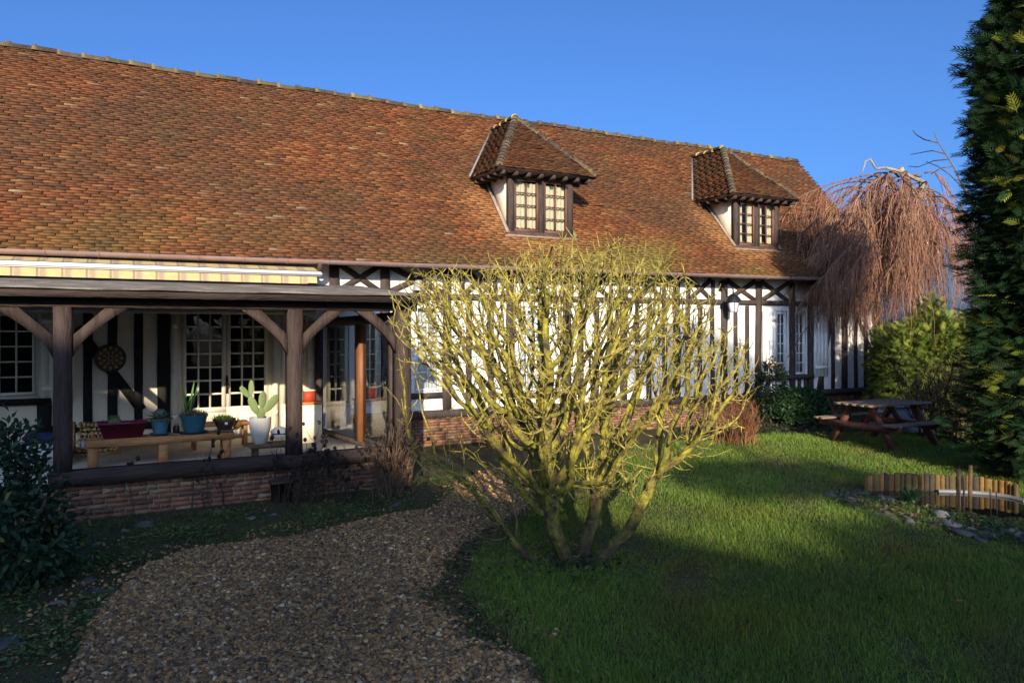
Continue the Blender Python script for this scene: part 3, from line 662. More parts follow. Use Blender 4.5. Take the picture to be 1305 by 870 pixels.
m = MB(); m.lathe([(.035,.20),(.06,.19),(.10,.05),(.105,.02),(.095,.02)], 14); m.build('lamp_shade', mGREYM, t, smooth=True)
m = MB(); m.tube([(0,0,.02),(0,0,-.1),(0,.05,-.13),(0,.08,-.13)], .018, 8); m.box((-.05,.06,-.18),(.05,.085,-.06)); m.build('bracket', mBROWNP, t)
# round pierced ornament
t = thing('wall_ornament', at(-.227, 11.90, 1.598), 'round black openwork disc with amber glass petals on the porch wall', 'wall ornament')
m = MB()
N = 40; vs = [(.18*math.cos(2*math.pi*i/N), .02, .18*math.sin(2*math.pi*i/N)) for i in range(N)]
rim = MB(); rim.tube([(.185*math.cos(2*math.pi*i/N), 0, .185*math.sin(2*math.pi*i/N)) for i in range(N+1)], .016, 8); rim.add(vs, [tuple(range(N-1,-1,-1))])
rim.build('disc', mIRON, t)
pet = MB()
def petal(r, a, l, w):
    pts = [(r-l/2,0),(r-l*.2,w/2),(r+l*.3,w/2*.9),(r+l/2,0),(r+l*.3,-w/2*.9),(r-l*.2,-w/2)]
    f = [(x*math.cos(a)-y*math.sin(a), x*math.sin(a)+y*math.cos(a)) for x, y in pts]; pet.prism(f, -.002, .018)
for k in range(12): petal(.14, 2*math.pi*k/12, .055, .045)
for k in range(8): petal(.082, 2*math.pi*(k+.5)/8, .045, .03)
for k in range(6): petal(.035, 2*math.pi*k/6, .035, .02)
pet.build('petals', M('amber_glass', (.50,.22,.03), .35, .3, 12, 0), t)

# ------------------------------------------------------------------ on the porch
FZ = .37
t = thing('plank_bench', at(-.44, 9.85, FZ), 'long low bench of thick orange-brown planks carrying the flower pots', 'bench')
m = MB(); m.box((0,-.02,.265),(1.62,.13,.345)); m.box((0,.14,.268),(1.62,.30,.347)); m.build('seat', mPINE, t)
m = MB(); m.box((-.045,-.018,.27),(-.003,.298,.34)); m.build('end_board', mGREYM, t)
for x in (.02, .76, 1.48):
    for y in (0, .2): m = MB(); m.box((x,y,0),(x+.10,y+.09,.264)); m.build('leg', mPINE, t)
t = thing('low_bench', at(.75, 10.9, FZ), 'small low wooden bench against the French doors behind the plank bench', 'bench')
m = MB(); m.box((0,0,.30),(.75,.28,.345)); m.build('seat', mPINE, t)
for x in (.02,.68):
    for y in (.02,.21): m = MB(); m.box((x,y,0),(x+.05,y+.05,.298)); m.build('leg', mPINE, t)
m = MB(); m.box((.07,.03,.12),(.68,.05,.16)); m.build('stretcher', mPINE, t)
TB = FZ+.349
def mleaf(n): return M(n, None, .6, .2, 8, .1, attr=True, spec=.3)
mSUCC = mleaf('succulent_leaf'); mSOILP = M('pot_soil', (.04,.03,.02), .95, .4, 20, .4)
def blade(mb, base, az, lean, L, w, col, n=6, curl=.6, thick=.25):
    """one strappy leaf: a folded tapering strip"""
    d = Vector((math.cos(az), math.sin(az), 0)); s = Vector((-d.y, d.x, 0)); vs = []; p = Vector(base); th = lean
    for i in range(n+1):
        k = i/n; ww = w*(1-k**2)*.5+.001
        vs += [p-s*ww+Vector((0,0,ww*thick)), p+Vector((0,0,-ww*thick*.3)), p+s*ww+Vector((0,0,ww*thick))]
        p = p+(d*math.sin(th)+Vector((0,0,math.cos(th))))*(L/n); th += curl/n
    fs = []
    for i in range(n):
        for j in range(2): fs.append((i*3+j, i*3+j+1, i*3+j+4, i*3+j+3))
    mb.add(vs, fs, col)
def gcol(c, k=.25): f = random.uniform(1-k, 1+k); return (c[0]*f*random.uniform(.9,1.1), c[1]*f, c[2]*f*random.uniform(.85,1.15))
def pot_mat(n, c, r=.4): return M(n, c, r, .15, 5, .05, spec=.5)
# oblong plum planter
t = thing('oblong_planter', at(-.33, 10.0, TB), 'oblong plum-red planter with a small cactus at the left end of the bench', 'planter')
m = MB(); b0, b1 = (.20,.085), (.255,.11)
def tub(mb, b0, b1, h, th=.014):
    x0,y0 = b0; x1,y1 = b1
    vs = []
    for (x,y,z) in ((x0,y0,0),(x1,y1,h),(x1+.012,y1+.012,h),(x1+.012,y1+.012,h+.02),(x1-th,y1-th,h+.02),(x1-th-.004,y1-th-.004,h-.025)):
        vs += [(-x,-y,z),(x,-y,z),(x,y,z),(-x,y,z)]
    fs = [(3,2,1,0)]+[(i*4+j, i*4+(j+1)%4, i*4+4+(j+1)%4, i*4+4+j) for i in range(5) for j in range(4)]
    mb.add(vs, fs)
tub(m, b0, b1, .165); m.v = [(x+.27, y, z) for x,y,z in m.v]; m.build('tub', pot_mat('plum_glaze', (.16,.015,.05)), t)
m = MB(); m.box((.03,-.09,.14),(.51,.09,.155)); m.build('soil', mSOILP, t)
m = MB(); m.blob((.18,0,.19),(.07,.07,.06),3,.06,col=(.10,.13,.05))
for i in range(70): blade(m, (.18+random.gauss(0,.035),random.gauss(0,.035),.22), random.uniform(0,6.28), random.uniform(.1,1.1), .055, .008, gcol((.16,.17,.07)), 3)
for i in range(26): blade(m, (.36+random.gauss(0,.05),random.gauss(0,.03),.155), random.uniform(0,6.28), random.uniform(.5,1.3), random.uniform(.05,.09), .03, gcol((.10,.19,.06)), 4)
m.build('cactus', mSUCC, t, colattr=True)
def round_pot(t, r0, r1, h, mat, saucer=None, rim=.02):
    m = MB(); m.lathe([(r0*.9,0),(r0,.005),(r1,h-rim*1.5),(r1+.01,h-rim*1.5),(r1+.012,h),(r1-.008,h),(r1-.012,h-.03),(0.01,h-.032)], 24); m.build('pot', mat, t, smooth=True)
    m = MB(); m.lathe([(.001,h-.028),(r1-.014,h-.028)], 20, cap=False); m.build('soil', mSOILP, t)
    if saucer: m = MB(); m.lathe([(r0*1.1,-.018),(r0*1.5,-.002),(r0*1.5,.004),(r0*1.1,-.004)], 20); m.build('saucer', saucer, t, smooth=True)
mTEAL = pot_mat('teal_glaze', (.025,.10,.13)); mTEAL2 = pot_mat('pale_teal_glaze', (.05,.16,.21)); mBRPOT = pot_mat('brown_glaze', (.055,.028,.02)); mPALE = M('pale_concrete', (.50,.48,.43), .85, .12, 6, .2)
# agave pot
t = thing('agave_pot', at(.34, 10.02, TB+.02), 'light teal pot holding a wide grey-green agave beside the plum planter', 'potted plant')
round_pot(t, .075, .10, .17, mTEAL2, mTEAL)
m = MB(); m.lathe([(.105,.165),(.15,.172),(.15,.18),(.10,.175)], 20, col=(.20,.15,.06))
for i in range(26): k = i/26; blade(m, (0,0,.16), i*2.4, .25+k*1.05, .12+.12*k, .05, gcol((.10,.14,.10)), 6, .5)
m.blob((0,0,.23),(.075,.075,.07),8,.06,col=(.07,.11,.08)); m.build('agave', mSUCC, t, colattr=True)
# big teal pot with tall sansevieria behind a spiny cushion
t = thing('snake_plant_pot', at(.72, 10.0, TB+.012), 'dark teal pot with dry cushion cactus and the tall upright snake plant', 'potted plant')
round_pot(t, .115, .155, .22, mTEAL, M('dark_saucer', (.02,.03,.04), .5, .1, 4, 0))
m = MB()
for i in range(240): blade(m, (random.gauss(0,.07),random.gauss(-.02,.06),.20+random.uniform(0,.03)), random.uniform(0,6.28), random.uniform(.1,1.2), random.uniform(.05,.09), .010, gcol((.20,.17,.08)), 3)
m.build('cushion_cactus', mSUCC, t, colattr=True)
m = MB()
for i in range(9): blade(m, (-.05+random.gauss(0,.03),.06+random.gauss(0,.03),.19), random.uniform(0,6.28), random.uniform(.02,.30), random.uniform(.30,.46), .05, gcol((.08,.17,.05)), 7, random.uniform(-.1,.25), .5)
m.build('snake_plant', mSUCC, t, colattr=True)
# brown pot
t = thing('brown_pot', at(1.08, 10.0, TB+.018), 'brown glazed pot with bright green tuft at the right end of the bench', 'potted plant')
round_pot(t, .085, .125, .14, mBRPOT, mGREYM)
m = MB()
for i in range(200): blade(m, (random.gauss(0,.055),random.gauss(0,.05),.11), random.uniform(0,6.28), random.uniform(0,.9), random.uniform(.06,.11), .012, gcol((.14,.20,.03)), 3)
m.build('tuft', mSUCC, t, colattr=True); m = MB(); m.box((-.012,-.128,.075),(.022,-.118,.11)); m.build('price_tag', mWHITEP, t)
t = thing('clay_shell', at(1.235, 10.06, TB), 'orange curved clay piece leaning against the brown pot', 'ornament')
m = MB(); m.prism([(0,0),(.05,.05),(.06,.11),(.02,.14),(-.03,.10),(-.05,.03)], -.02, .02); m.build('shell', M('orange_clay', (.45,.20,.05), .7, .2, 8, .1), t)
t = thing('jar', at(.53, 10.14, TB), 'small dark glass jar between the two teal pots', 'jar')
m = MB(); m.lathe([(.035,0),(.04,.01),(.04,.07),(.028,.09)], 14); m.build('jar_body', mIRON, t, smooth=True); m = MB(); m.lathe([(.032,.09),(.032,.11),(.001,.111)], 14); m.build('lid', mGREYM, t)
# prickly pear in white pot on a board
t = thing('plank_table', at(1.28, 9.55, FZ), 'low dark wooden board stand under the white cactus pot', 'stand')
m = MB(); m.prism([(0,.21),(.05,.16),(.60,.16),(.60,.21)], 0, .26); m.build('board', M('old_board', (.15,.09,.05), .8, .4, 5, .3, stretch=(1,5,5)), t)
for x in (.09,.5):
    m = MB(); m.box((x,.03,0),(x+.06,.23,.159)); m.build('leg', mTIMB, t)
t = thing('prickly_pear', at(1.46, 9.68, FZ+.212), 'prickly pear cactus with flat green pads in tall pale conical pot', 'potted cactus')
m = MB(); m.lathe([(.078,0),(.085,.006),(.128,.20),(.132,.325),(.118,.325),(.112,.30),(.01,.298)], 28); m.build('pot', mPALE, t, smooth=True)
def pad(name, c, dirv, L, w, az):
    m = MB(); d = Vector(dirv).normalized(); n = Vector((math.sin(az), -math.cos(az), 0)); n = (n-d*n.dot(d)).normalized(); s = d.cross(n); c = Vector(c); vs = []; NU, NV = 16, 8
    for i in range(NV+1):
        th = math.pi*i/NV
        for j in range(NU):
            a = 2*math.pi*j/NU; x = math.sin(th)*math.cos(a); y = math.sin(th)*math.sin(a); z = math.cos(th); k = .72+.28*(1-z)/2*0+.28*(z+1)/2
            vs.append(c+d*(L/2*(1+z))+s*(x*w/2*k)+n*(y*w*.11))
    m.add(vs, [(i*NU+j,(i+1)*NU+j,(i+1)*NU+(j+1)%NU,i*NU+(j+1)%NU) for i in range(NV) for j in range(NU)])
    return m.build(name, M('cactus_pad', (.14,.18,.065), .6, .2, 7, .1, stain=(.25,.25,.12), stain_amt=.3, stain_scale=8), t, smooth=True)
pad('pad', (0,0,.29), (.12,0,1), .16, .13, .1); pad('pad', (-.03,-.01,.36), (-.42,0,1), .25, .115, -.2); pad('pad', (.02,0,.42), (.10,.1,1), .23, .12, .25); pad('pad', (.05,-.01,.385), (.78,0,1), .27, .125, .1)
pad('pad', (-.125,0,.575), (-.62,0,.8), .18, .085, .1); pad('pad', (-.115,0,.575), (.06,.05,1), .22, .075, -.4)
t = thing('wrapped_bundle', at(1.62, 9.74, FZ+.212), 'rounded blue-grey wrapped bundle between the white cactus pot and the post', 'bundle')
m = MB(); m.blob((.09,0,.095),(.125,.11,.095),21,.08,.5,nu=18,nv=12); m.build('cloth', M('blue_grey_cloth', (.25,.27,.32), .9, .2, 7, .4), t, smooth=True); m = MB(); m.tube([(-.02,-.06,.10),(.04,-.11,.11),(.10,-.117,.105),(.16,-.10,.11)], .008, 6); m.build('cord', mIRON, t)
# firewood rack
t = thing('firewood_stack', at(-.60, 11.05, FZ), 'stack of split firewood logs against the porch wall', 'firewood')
fm = MB(); fm.box((-.02,0,0),(.48,.3,.03)); fm.box((-.05,0,0),(-.021,.3,.42)); fm.box((.481,0,0),(.51,.3,.42)); fm.build('rack', mPINE, t)
lg = MB()
z = .03; row = 0
while z < .40:
    x = .0+.03*(row % 2)
    while x < .45:
        r = random.uniform(.02,.04); c = gcol((.45,.28,.11),.35); n = random.choice((3,4,6)); a0 = random.uniform(0,6)
        lg.prism([(x+r+r*math.cos(a0+2*math.pi*i/n), z+.032+r*.95*math.sin(a0+2*math.pi*i/n)) for i in range(n)], random.uniform(-.04,0), .3, c); x += r*1.9
    z += .055; row += 1
tagl = lg.build('logs', M('cut_log', None, .85, .4, 30, .3, attr=True), t, colattr=True); tagl['kind'] = 'stuff'
t = thing('low_chest', at(-1.35, 10.3, FZ), 'low chest under a pale cloth left of the porch post', 'chest')
m = MB(); m.box((0,0,0),(.7,.4,.24)); m.build('chest_body', M('pale_cloth', (.50,.48,.44), .9, .15, 4, .3), t); m = MB(); m.box((-.02,-.02,.241),(.72,.42,.27)); m.build('lid', M('pale_lid', (.52,.50,.45), .8, .15, 4, .2), t)
t = thing('cushion', at(-1.0, 10.42, FZ+.272), 'dark blue cushion lying on the pale chest', 'cushion')
m = MB(); m.blob((.1,.1,.06),(.22,.16,.06),5,.06,.3,nu=18,nv=10); m.build('cover', M('navy_cloth', (.02,.03,.08), .9, .2, 6, .2), t, smooth=True)
t = thing('red_box', at(2.26, 10.9, .95), 'small red enamel box hung on the cream shelf near the screen', 'box')
m = MB(); m.box((0,0,0),(.15,.1,.16)); m.build('box_body', M('red_paint', (.38,.05,.02), .5, .15, 6, .05), t); m = MB(); m.box((-.008,-.008,.161),(.158,.108,.18)); m.build('lid', mCREAM, t)
t = thing('cream_cupboard', at(2.12, 10.85, FZ), 'narrow cream cupboard under the red box by the glazed screen', 'cupboard')
m = MB(); m.box((0,0,0),(.38,.3,.55)); m.build('carcass', mCREAM, t); m = MB(); m.box((-.015,-.02,.551),(.395,.31,.578)); m.build('top', mPINE, t); m = MB(); m.box((.02,-.015,.03),(.36,-.002,.53)); m.build('door', mCREAM, t); m = MB(); m.lathe([(.012,0),(.012,.02)], 8, c=(.32,-.02,.3)); m.build('knob', mIRON, t)

# ------------------------------------------------------------------ picnic table on the lawn
mRED = M('red_brown_stain', (.12,.046,.03), .75, .4, 5, .25, stretch=(3,3,1)); mWOODG = M('weathered_plank', (.17,.13,.095), .85, .35, 5, .3, stretch=(1,5,5), stain=(.08,.07,.05), stain_amt=.5)
px, py = 6.5, 13.0
t = empty('picnic_table', (px, py, gh(px,py)), R(27), 'red-brown wooden picnic table with attached benches on the lawn', 'picnic table')
tm = MB()
for i in range(5): y = -.38+.155*i; tm.box((-.78,y,.70),(.78,y+.145,.735))
tm.build('tabletop', mWOODG, t)
for y in (-.80, .58):
    m = MB(); m.box((-.80,y,.41),(.80,y+.10,.445)); m.box((-.80,y+.11,.41),(.80,y+.22,.445)); m.build('bench', mWOODG, t)
for x in (-.55, .55):
    for sg in (-1, 1):
        m = MB(); m.beam((x+.03*sg, sg*.20, .70), (x+.03*sg, sg*.66, -.02), .05, .11, up=(0,1,.6)); m.build('leg', mRED, t)
    m = MB(); m.box((x-.06-.045, -.80, .30),(x-.058, .80, .408)); m.build('crossbar', mRED, t)
for x, sg in ((-.55,1),(.55,-1)): m = MB(); m.beam((x+sg*.06, 0, .34), (x+sg*.42, 0, .695), .08, .04, up=(0,1,0)); m.build('brace', mRED, t)
p = gp(1137, 546); p = Vector((7.55, 14.55, 0))
t = empty('garden_chest', p, R(8), 'grey weathered slatted garden chest standing behind the picnic table', 'chest')
m = MB(); m.box((-.42,-.25,.02),(.42,.25,.50)); m.build('chest_body', M('blue_grey_board', (.27,.29,.33), .85, .2, 5, .3), t)
m = MB()
for i in range(4): m.box((-.47,-.29+.147*i,.502+.012*i),(.40+.04*i,-.15+.147*i,.535+.012*i))
m.build('lid', M('pale_slats', (.38,.41,.46), .8, .2, 5, .2), t)

# ------------------------------------------------------------------ pond with its palisade
pc_ = [gp(*q) for q in ((1095,634),(1110,622),(1150,624),(1200,627),(1250,629),(1290,634),(1330,645),(1330,668),(1280,664),(1235,657),(1190,652),(1150,645),(1110,640))]
PONDP = [(q.x, q.y) for q in pc_]
wm = M('pond_water', (.012,.012,.010), .04, .1, 2, .03, spec=.6, bscale=3)
po = fill_poly('pond', PONDP, .06, .012, wm); tag(po, kind='structure')
arc = [(1102,631),(1112,627),(1130,626.5),(1150,626.5),(1170,627),(1190,627.5),(1210,628),(1230,629),(1250,630.5),(1268,632.5),(1284,635.5),(1300,640)]
AP = [gp(*q) for q in arc]
t = empty('log_palisade', AP[5]+Vector((0,0,0)), 0, 'curved low palisade of mossy orange half-logs edging the pond', 'palisade')
pm_ = MB(); L = 0; cum = [0]
for a, b in zip(AP[:-1], AP[1:]): cum.append(cum[-1]+(b-a).length)
def along(s):
    for i in range(len(AP)-1):
        if s <= cum[i+1] or i == len(AP)-2: return AP[i].lerp(AP[i+1], (s-cum[i])/(cum[i+1]-cum[i]))
s = 0
while s < cum[-1]-.04:
    w = random.uniform(.045,.085); q = along(s+w/2)-AP[5]; d = (along(s+w)-along(s)).normalized(); h = .212+random.uniform(-.012,.012)+.02*math.sin(s*2)
    k = random.random(); c = gcol((.16,.085,.02) if k < .45 else (.11,.07,.02) if k < .72 else (.21,.085,.022) if k < .84 else (.04,.03,.018), .35)
    a = math.atan2(d.y, d.x); n = 8; ring = [(math.cos(2*math.pi*j/n)*w*.52, math.sin(2*math.pi*j/n)*.022) for j in range(n)]
    vs = [(q.x+x*math.cos(a)-y*math.sin(a), q.y+x*math.sin(a)+y*math.cos(a), z) for z in (-.1, h-.012, h) for x, y in [(x*(1 if z < h else .7), y*(1 if z < h else .6)) for x, y in ring]]
    pm_.add(vs, [(i*n+j,i*n+(j+1)%n,(i+1)*n+(j+1)%n,(i+1)*n+j) for i in range(2) for j in range(n)]+[tuple(2*n+j for j in range(n))], c); s += w
pm_.build('half_logs', M('half_log', None, .8, .4, 14, .3, attr=True, stain=(.06,.07,.015), stain_amt=.4, stain_scale=5), t, colattr=True)
m = MB(); m.tube([q-AP[5]+Vector((0,-.09,.035)) for q in AP[5:]], .028, 8); o = m.build('pond_pipe', M('grey_pipe', (.15,.15,.145), .5, .15, 4, .05), None, smooth=True, loc=AP[5]); tag(o, 'pale grey liner pipe lying along the foot of the orange palisade', 'pipe')
for (x, y, h, r, lb) in ((1221,652,.47,.024,'taller round wooden stake standing left of its pair in the pond edge'),(1236,650,.50,.022,'reddish wooden stake standing right of its pair in the pond edge')):
    p = gp(x, y); st_ = MB(); st_.tube([(0,0,-.1),(.004,0,h*.5),(.008,.0,h-.01),(.008,0,h)], [r,r*.95,r*.92,r*.7], 9); o = st_.build('wooden_stake', M('stake_wood', (.20,.12,.055), .85, .4, 9, .3, stretch=(3,3,1)), None, loc=p); tag(o, lb, 'stake', 'stakes at the pond')
for (x, y, h, r) in ((1228,655,.40,.012),(1262,652,.26,.010),(1270,654,.24,.010)):
    p = gp(x, y); st_ = MB(); st_.tube([(0,0,-.1),(.006,0,h*.5),(-.004,0,h)], [r,r,r*.6], 7); o = st_.build('reed_stalk', mTIMB, None, loc=p); tag(o, {1228:'thin brown stalk between the two wooden stakes',1262:'short dark stalk just right of the two stakes',1270:'short dark stalk nearest the big conifer'}[x], 'stalk', 'stalks in the pond')
def strappy(loc, n, L, w, col, label, name='strappy_plant', cat='plant', lean=(.2,1.3), group=None):
    m = MB()
    for i in range(n): blade(m, (random.gauss(0,.03),random.gauss(0,.03),0), random.uniform(0,6.28), random.uniform(*lean), random.uniform(.6,1)*L, w, gcol(col,.3), 7, random.uniform(.5,1.4))
    o = m.build(name, mSUCC, None, loc=loc, colattr=True); return tag(o, label, cat, group)
strappy(gp(1160,640), 85, .33, .022, (.05,.11,.035), 'dark green strappy clump growing in front of the orange palisade')
# stones round the pond and in the bed
mSTONE = M('flint', None, .85, .35, 9, .5, attr=True, stain=(.05,.06,.03), stain_amt=.5, stain_scale=4)
def stone(p, r, col, label, group, seed, flat=.55, name='stone'):
    m = MB(); rr_ = random.Random(seed); m.blob((0,0,r*.15), (r*random.uniform(.8,1.4), r*random.uniform(.6,1.0), r*flat), seed, .55, .3, tuple(x*.55 for x in gcol(col,.2)), 7, 5)
    o = m.build(name, mSTONE, None, loc=p, colattr=True); o.rotation_euler = (0,0,random.uniform(0,6.28)); return tag(o, label, 'stone', group)
line = [(1068,634),(1095,648),(1120,655),(1150,662),(1185,668),(1215,676),(1250,683),(1300,690)]
LP = [gp(*q) for q in line]; k = 0
for i in range(len(LP)-1):
    for j in range(9):
        q = LP[i].lerp(LP[i+1], (j+random.random())/9)+Vector((random.gauss(0,.06), random.gauss(.03,.13), 0)); q.z = gh(q.x,q.y)
        c = random.choice(((.20,.20,.21),(.26,.25,.25),(.14,.14,.15),(.28,.22,.16),(.17,.16,.12)))
        stone(q, random.uniform(.03,.075), c, 'grey or brown flint lying in the heap along the pond', 'flints edging the pond', k); k += 1
for i, (x, y, r, c, lb) in enumerate(((1075,634,.14,(.12,.12,.14),'large flat dark slate at the left end of the pond edging'),(1092,629,.12,(.13,.12,.13),'flat dark slate touching the left end of the palisade'),(1128,636,.12,(.10,.11,.14),'dark bluish slate beside the strappy clump'),(1197,661,.10,(.33,.33,.36),'pale grey pointed flint in the middle of the pond heap'),(1214,672,.115,(.26,.25,.26),'largest grey flint in the middle of the pond heap'),(1283,680,.10,(.42,.30,.19),'tan stone near the right end of the pond heap'),(1301,684,.09,(.46,.34,.22),'tan stone at the far right end of the pond heap'))):
    p = gp(x,y); p.z = gh(p.x,p.y); stone(p, r, c, lb, 'flints edging the pond', 200+i, .5 if i > 2 else .32)
for i, (x, y, r, c, lb) in enumerate(((129,752,.13,(.15,.14,.12),'large flat grey stone beside the gravel in the left bed'),(106,742,.09,(.13,.13,.11),'grey stone just left of the large flat stone'),(319,661,.055,(.42,.38,.33),'whitish stone in the weeds below the porch sill, right of the dead stems'),(159,676,.06,(.40,.37,.33),'whitish stone in the weeds nearest the left porch post'),(187,670,.10,(.16,.15,.13),'dark lump of stone in the weeds right of the whitish one'),(188,682,.055,(.22,.16,.13),'small brown stone in front of the dark lump'),(349,657,.06,(.26,.25,.25),'grey stone in the weeds close to the dead bush'),(12,822,.11,(.18,.17,.16),'flat grey stone at the lower left corner of the bed'),(76,767,.05,(.38,.36,.35),'small pale stone by the dark shrub'),(174,740,.075,(.05,.05,.05),'black stone on the left edge of the gravel'),(276,654,.06,(.20,.19,.18),'grey stone below the dead stems at the brick base'),(505,645,.07,(.28,.23,.20),'brownish stone by the path under the right porch post'))):
    p = gp(x,y); p.z = gh(p.x,p.y); stone(p-Vector((0,0,r*.12)), r*.8, tuple(x*.8 for x in c), lb, 'stones in the porch bed', 300+i, .5)
# ------------------------------------------------------------------ vegetation helpers
def spacecol(att, roots, step=.06, infl=.6, kill=.11, iters=140, trop=(0,0,.12), jit=.25, seed=1):
    """space colonisation: returns node positions, parents"""
    g = np.random.default_rng(seed); pos = [np.array(p, float) for p, _ in roots]; par = [q for _, q in roots]; att = np.array(att); alive = np.ones(len(att), bool); trop = np.array(trop); nch = {}
    for it in range(iters):
        kd = kdtree.KDTree(len(pos))
        for i, p in enumerate(pos): kd.insert(p, i)
        kd.balance(); pull = {}
        for ai in np.nonzero(alive)[0]:
            co, i, d = kd.find(att[ai])
            if d < kill: alive[ai] = False; continue
            if d < infl or it < 12:
                v = (att[ai]-pos[i])/max(d, 1e-6); pull.setdefault(i, []).append(v)
        if not pull: break
        add = 0
        for i, vs in pull.items():
            if nch.get(i, 0) > 3: continue
            d = np.mean(vs, axis=0)+trop+g.normal(0, jit, 3); d /= np.linalg.norm(d)+1e-9
            pos.append(pos[i]+d*step); par.append(i); nch[i] = nch.get(i,0)+1; add += 1
        if not add: break
    return np.array(pos), par
def tree_radii(par, tip, expo, n):
    ch = [[] for _ in range(n)]
    for i, p in enumerate(par):
        if p >= 0: ch[p].append(i)
    r = [0.]*n
    for i in range(n-1, -1, -1): r[i] = tip if not ch[i] else sum(r[c]**expo for c in ch[i])**(1/expo)
    return r, ch
def tree_mesh(mbs, pos, par, r, ch, split, sides=(7,5), tipf=.6):
    """chains of tubes; thick ones to mbs[0], thin ones to mbs[1]"""
    starts = [(i, -1) for i, p in enumerate(par) if p < 0]
    while starts:
        i, p0 = starts.pop(); path = [pos[p0]] if p0 >= 0 else []; rad = [min(r[p0], r[i]*1.1)] if p0 >= 0 else []
        while True:
            path.append(pos[i]); rad.append(r[i])
            if not ch[i]: rad[-1] *= tipf; break
            b = max(ch[i], key=lambda c: r[c])
            starts += [(c, i) for c in ch[i] if c != b]
            if r[b] < split <= r[i] and len(path) > 1: starts.append((b, i)); break
            i = b
        if len(path) < 2: continue
        if ch[i]: rad[-1] = max(r[c] for c in ch[i])
        for _ in range(4): rad = [rad[0]]+[(rad[k-1]+rad[k]*2+rad[k+1])/4 for k in range(1, len(rad)-1)]+[rad[-1]]
        thick = max(rad[len(rad)//2], rad[0]) >= split
        mbs[0 if thick else 1].tube(path, rad, sides[0] if thick else sides[1], col=None)
def leaf_template(L=1., w=.4, fold=.12, droop=.15):
    v = [(0,0,0),(.3,w*.42,fold*.5),(.65,w*.5,fold*.4-droop*.3),(1,0,-droop),(.65,-w*.5,fold*.4-droop*.3),(.3,-w*.42,fold*.5),(.3,0,0),(.65,0,-droop*.35)]
    f = [(0,6,1),(1,6,7,2),(2,7,3),(0,5,6),(5,4,7,6),(4,3,7)]
    return np.array(v)*L, f
def frond_template(n=8, droop=.28, fw=.026):
    v = []; f = []
    def rhomb(p, d, L, w):
        d = np.array(d, float); d /= np.linalg.norm(d); s = np.array((-d[1], d[0], 0)); k = len(v); p = np.array(p, float); q = p+d*L
        for x in (p-s*w*.4, p+d*L*.45-s*w, q, p+d*L*.45+s*w): v.append((x[0], x[1], -droop*x[0]**2+.04*math.sin(x[1]*9)-.25*abs(x[1])**1.5))
        f.append((k, k+1, k+2, k+3))
    rhomb((0,0,0), (1,0,0), 1.0, fw)
    for i in range(1, n+1):
        for sg in (-1, 1):
            x = .02+.85*i/(n+1); L = .46*(1-x*.6); rhomb((x,0,0), (.82,sg*.52,0), L, fw)
    return np.array(v), f
def blob_surface(n, c, rad, lump=.25, seed=0, lo=.55, flatb=None):
    """points through the outer part of a lumpy ellipsoid, with outward directions"""
    g = np.random.default_rng(seed); d = g.normal(size=(n,3)); d /= np.linalg.norm(d, axis=1, keepdims=True); k = np.ones(n)
    for _ in range(9):
        q = g.normal(size=3); q /= np.linalg.norm(q); k += lump/3*np.sin(d@q*g.uniform(3,9)+g.uniform(0,6))
    t = g.uniform(lo**3, 1, n)**(1/3); P = np.array(c)+d*np.array(rad)*(k*t)[:,None]
    if flatb is not None: m = P[:,2] > flatb; P, d, t = P[m], d[m], t[m]
    return P, d, t
def foliage(name, P, D, size, tv, tf, cols, mat, parent, loc, up=.5, rnd=.7, roll=.6):
    n = len(P); x = D+rvec(n)*rnd; x[:,2] += up*.0; z = np.tile((0,0,1.), (n,1))*up+D*.5+rvec(n)*roll
    Q = rot_from(x, z); return inst(name, tv, tf, P-np.array(loc), Q, size, cols, mat, parent)
def lcol(n, base, k=.3, alt=None, pa=.15):
    c = np.array(base)[None]*rng.uniform(1-k, 1+k, (n,1))*rng.uniform(.88,1.12,(n,3))
    if alt is not None: m = rng.random(n) < pa; c[m] = np.array(alt)*rng.uniform(.7,1.2,(m.sum(),1))
    return c
mLEAF = M('leaf', None, .45, .2, 9, .05, attr=True, spec=.35, transl=.18)
mDLEAF = M('glossy_leaf', None, .5, .2, 9, .05, attr=True, spec=.25, transl=.08)
mNEED = M('conifer_spray', None, .7, .2, 9, 0, attr=True, spec=.2, transl=.15)
mBARK = M('bark', (.085,.055,.035), .9, .4, 8, .6, stretch=(2,2,.6))
mTWIG = M('twig', None, .85, .3, 12, .1, attr=True, spec=.2)

# ------------------------------------------------------------------ the mossy bush in the middle
BASE = Vector((.52, 6.35, 0)); BASE.z = gh(BASE.x, BASE.y)
sil = [(504,395),(520,352),(560,340),(610,345),(655,322),(700,308),(745,322),(795,308),(835,330),(862,352),(885,392),(905,420),(935,425),(968,490),(950,545),(905,585),(860,612),(815,628),(760,625),(700,632),(640,640),(575,632),(530,590),(506,520),(497,450)]
att = []; clumps = []
while len(clumps) < 185:
    x, y = random.uniform(495,976), random.uniform(305,642)
    if not inpoly(np.array([x]), np.array([y]), sil)[0]: continue
    e = ((x-725)/255)**2+((y-470)/185)**2; dm = 1.35*math.sqrt(max(.06, 1-e*.85)); Y = 6.25+random.uniform(-1,1)*dm
    z = 2-(y-HY)*6.25/F; X = (x-CX)/F*6.25
    if math.hypot(X-BASE.x, Y-BASE.y)/.62 > z+.35: continue
    if random.random() < .5 and e < .35: continue
    clumps.append((X, Y, z, random.uniform(.09,.22)))
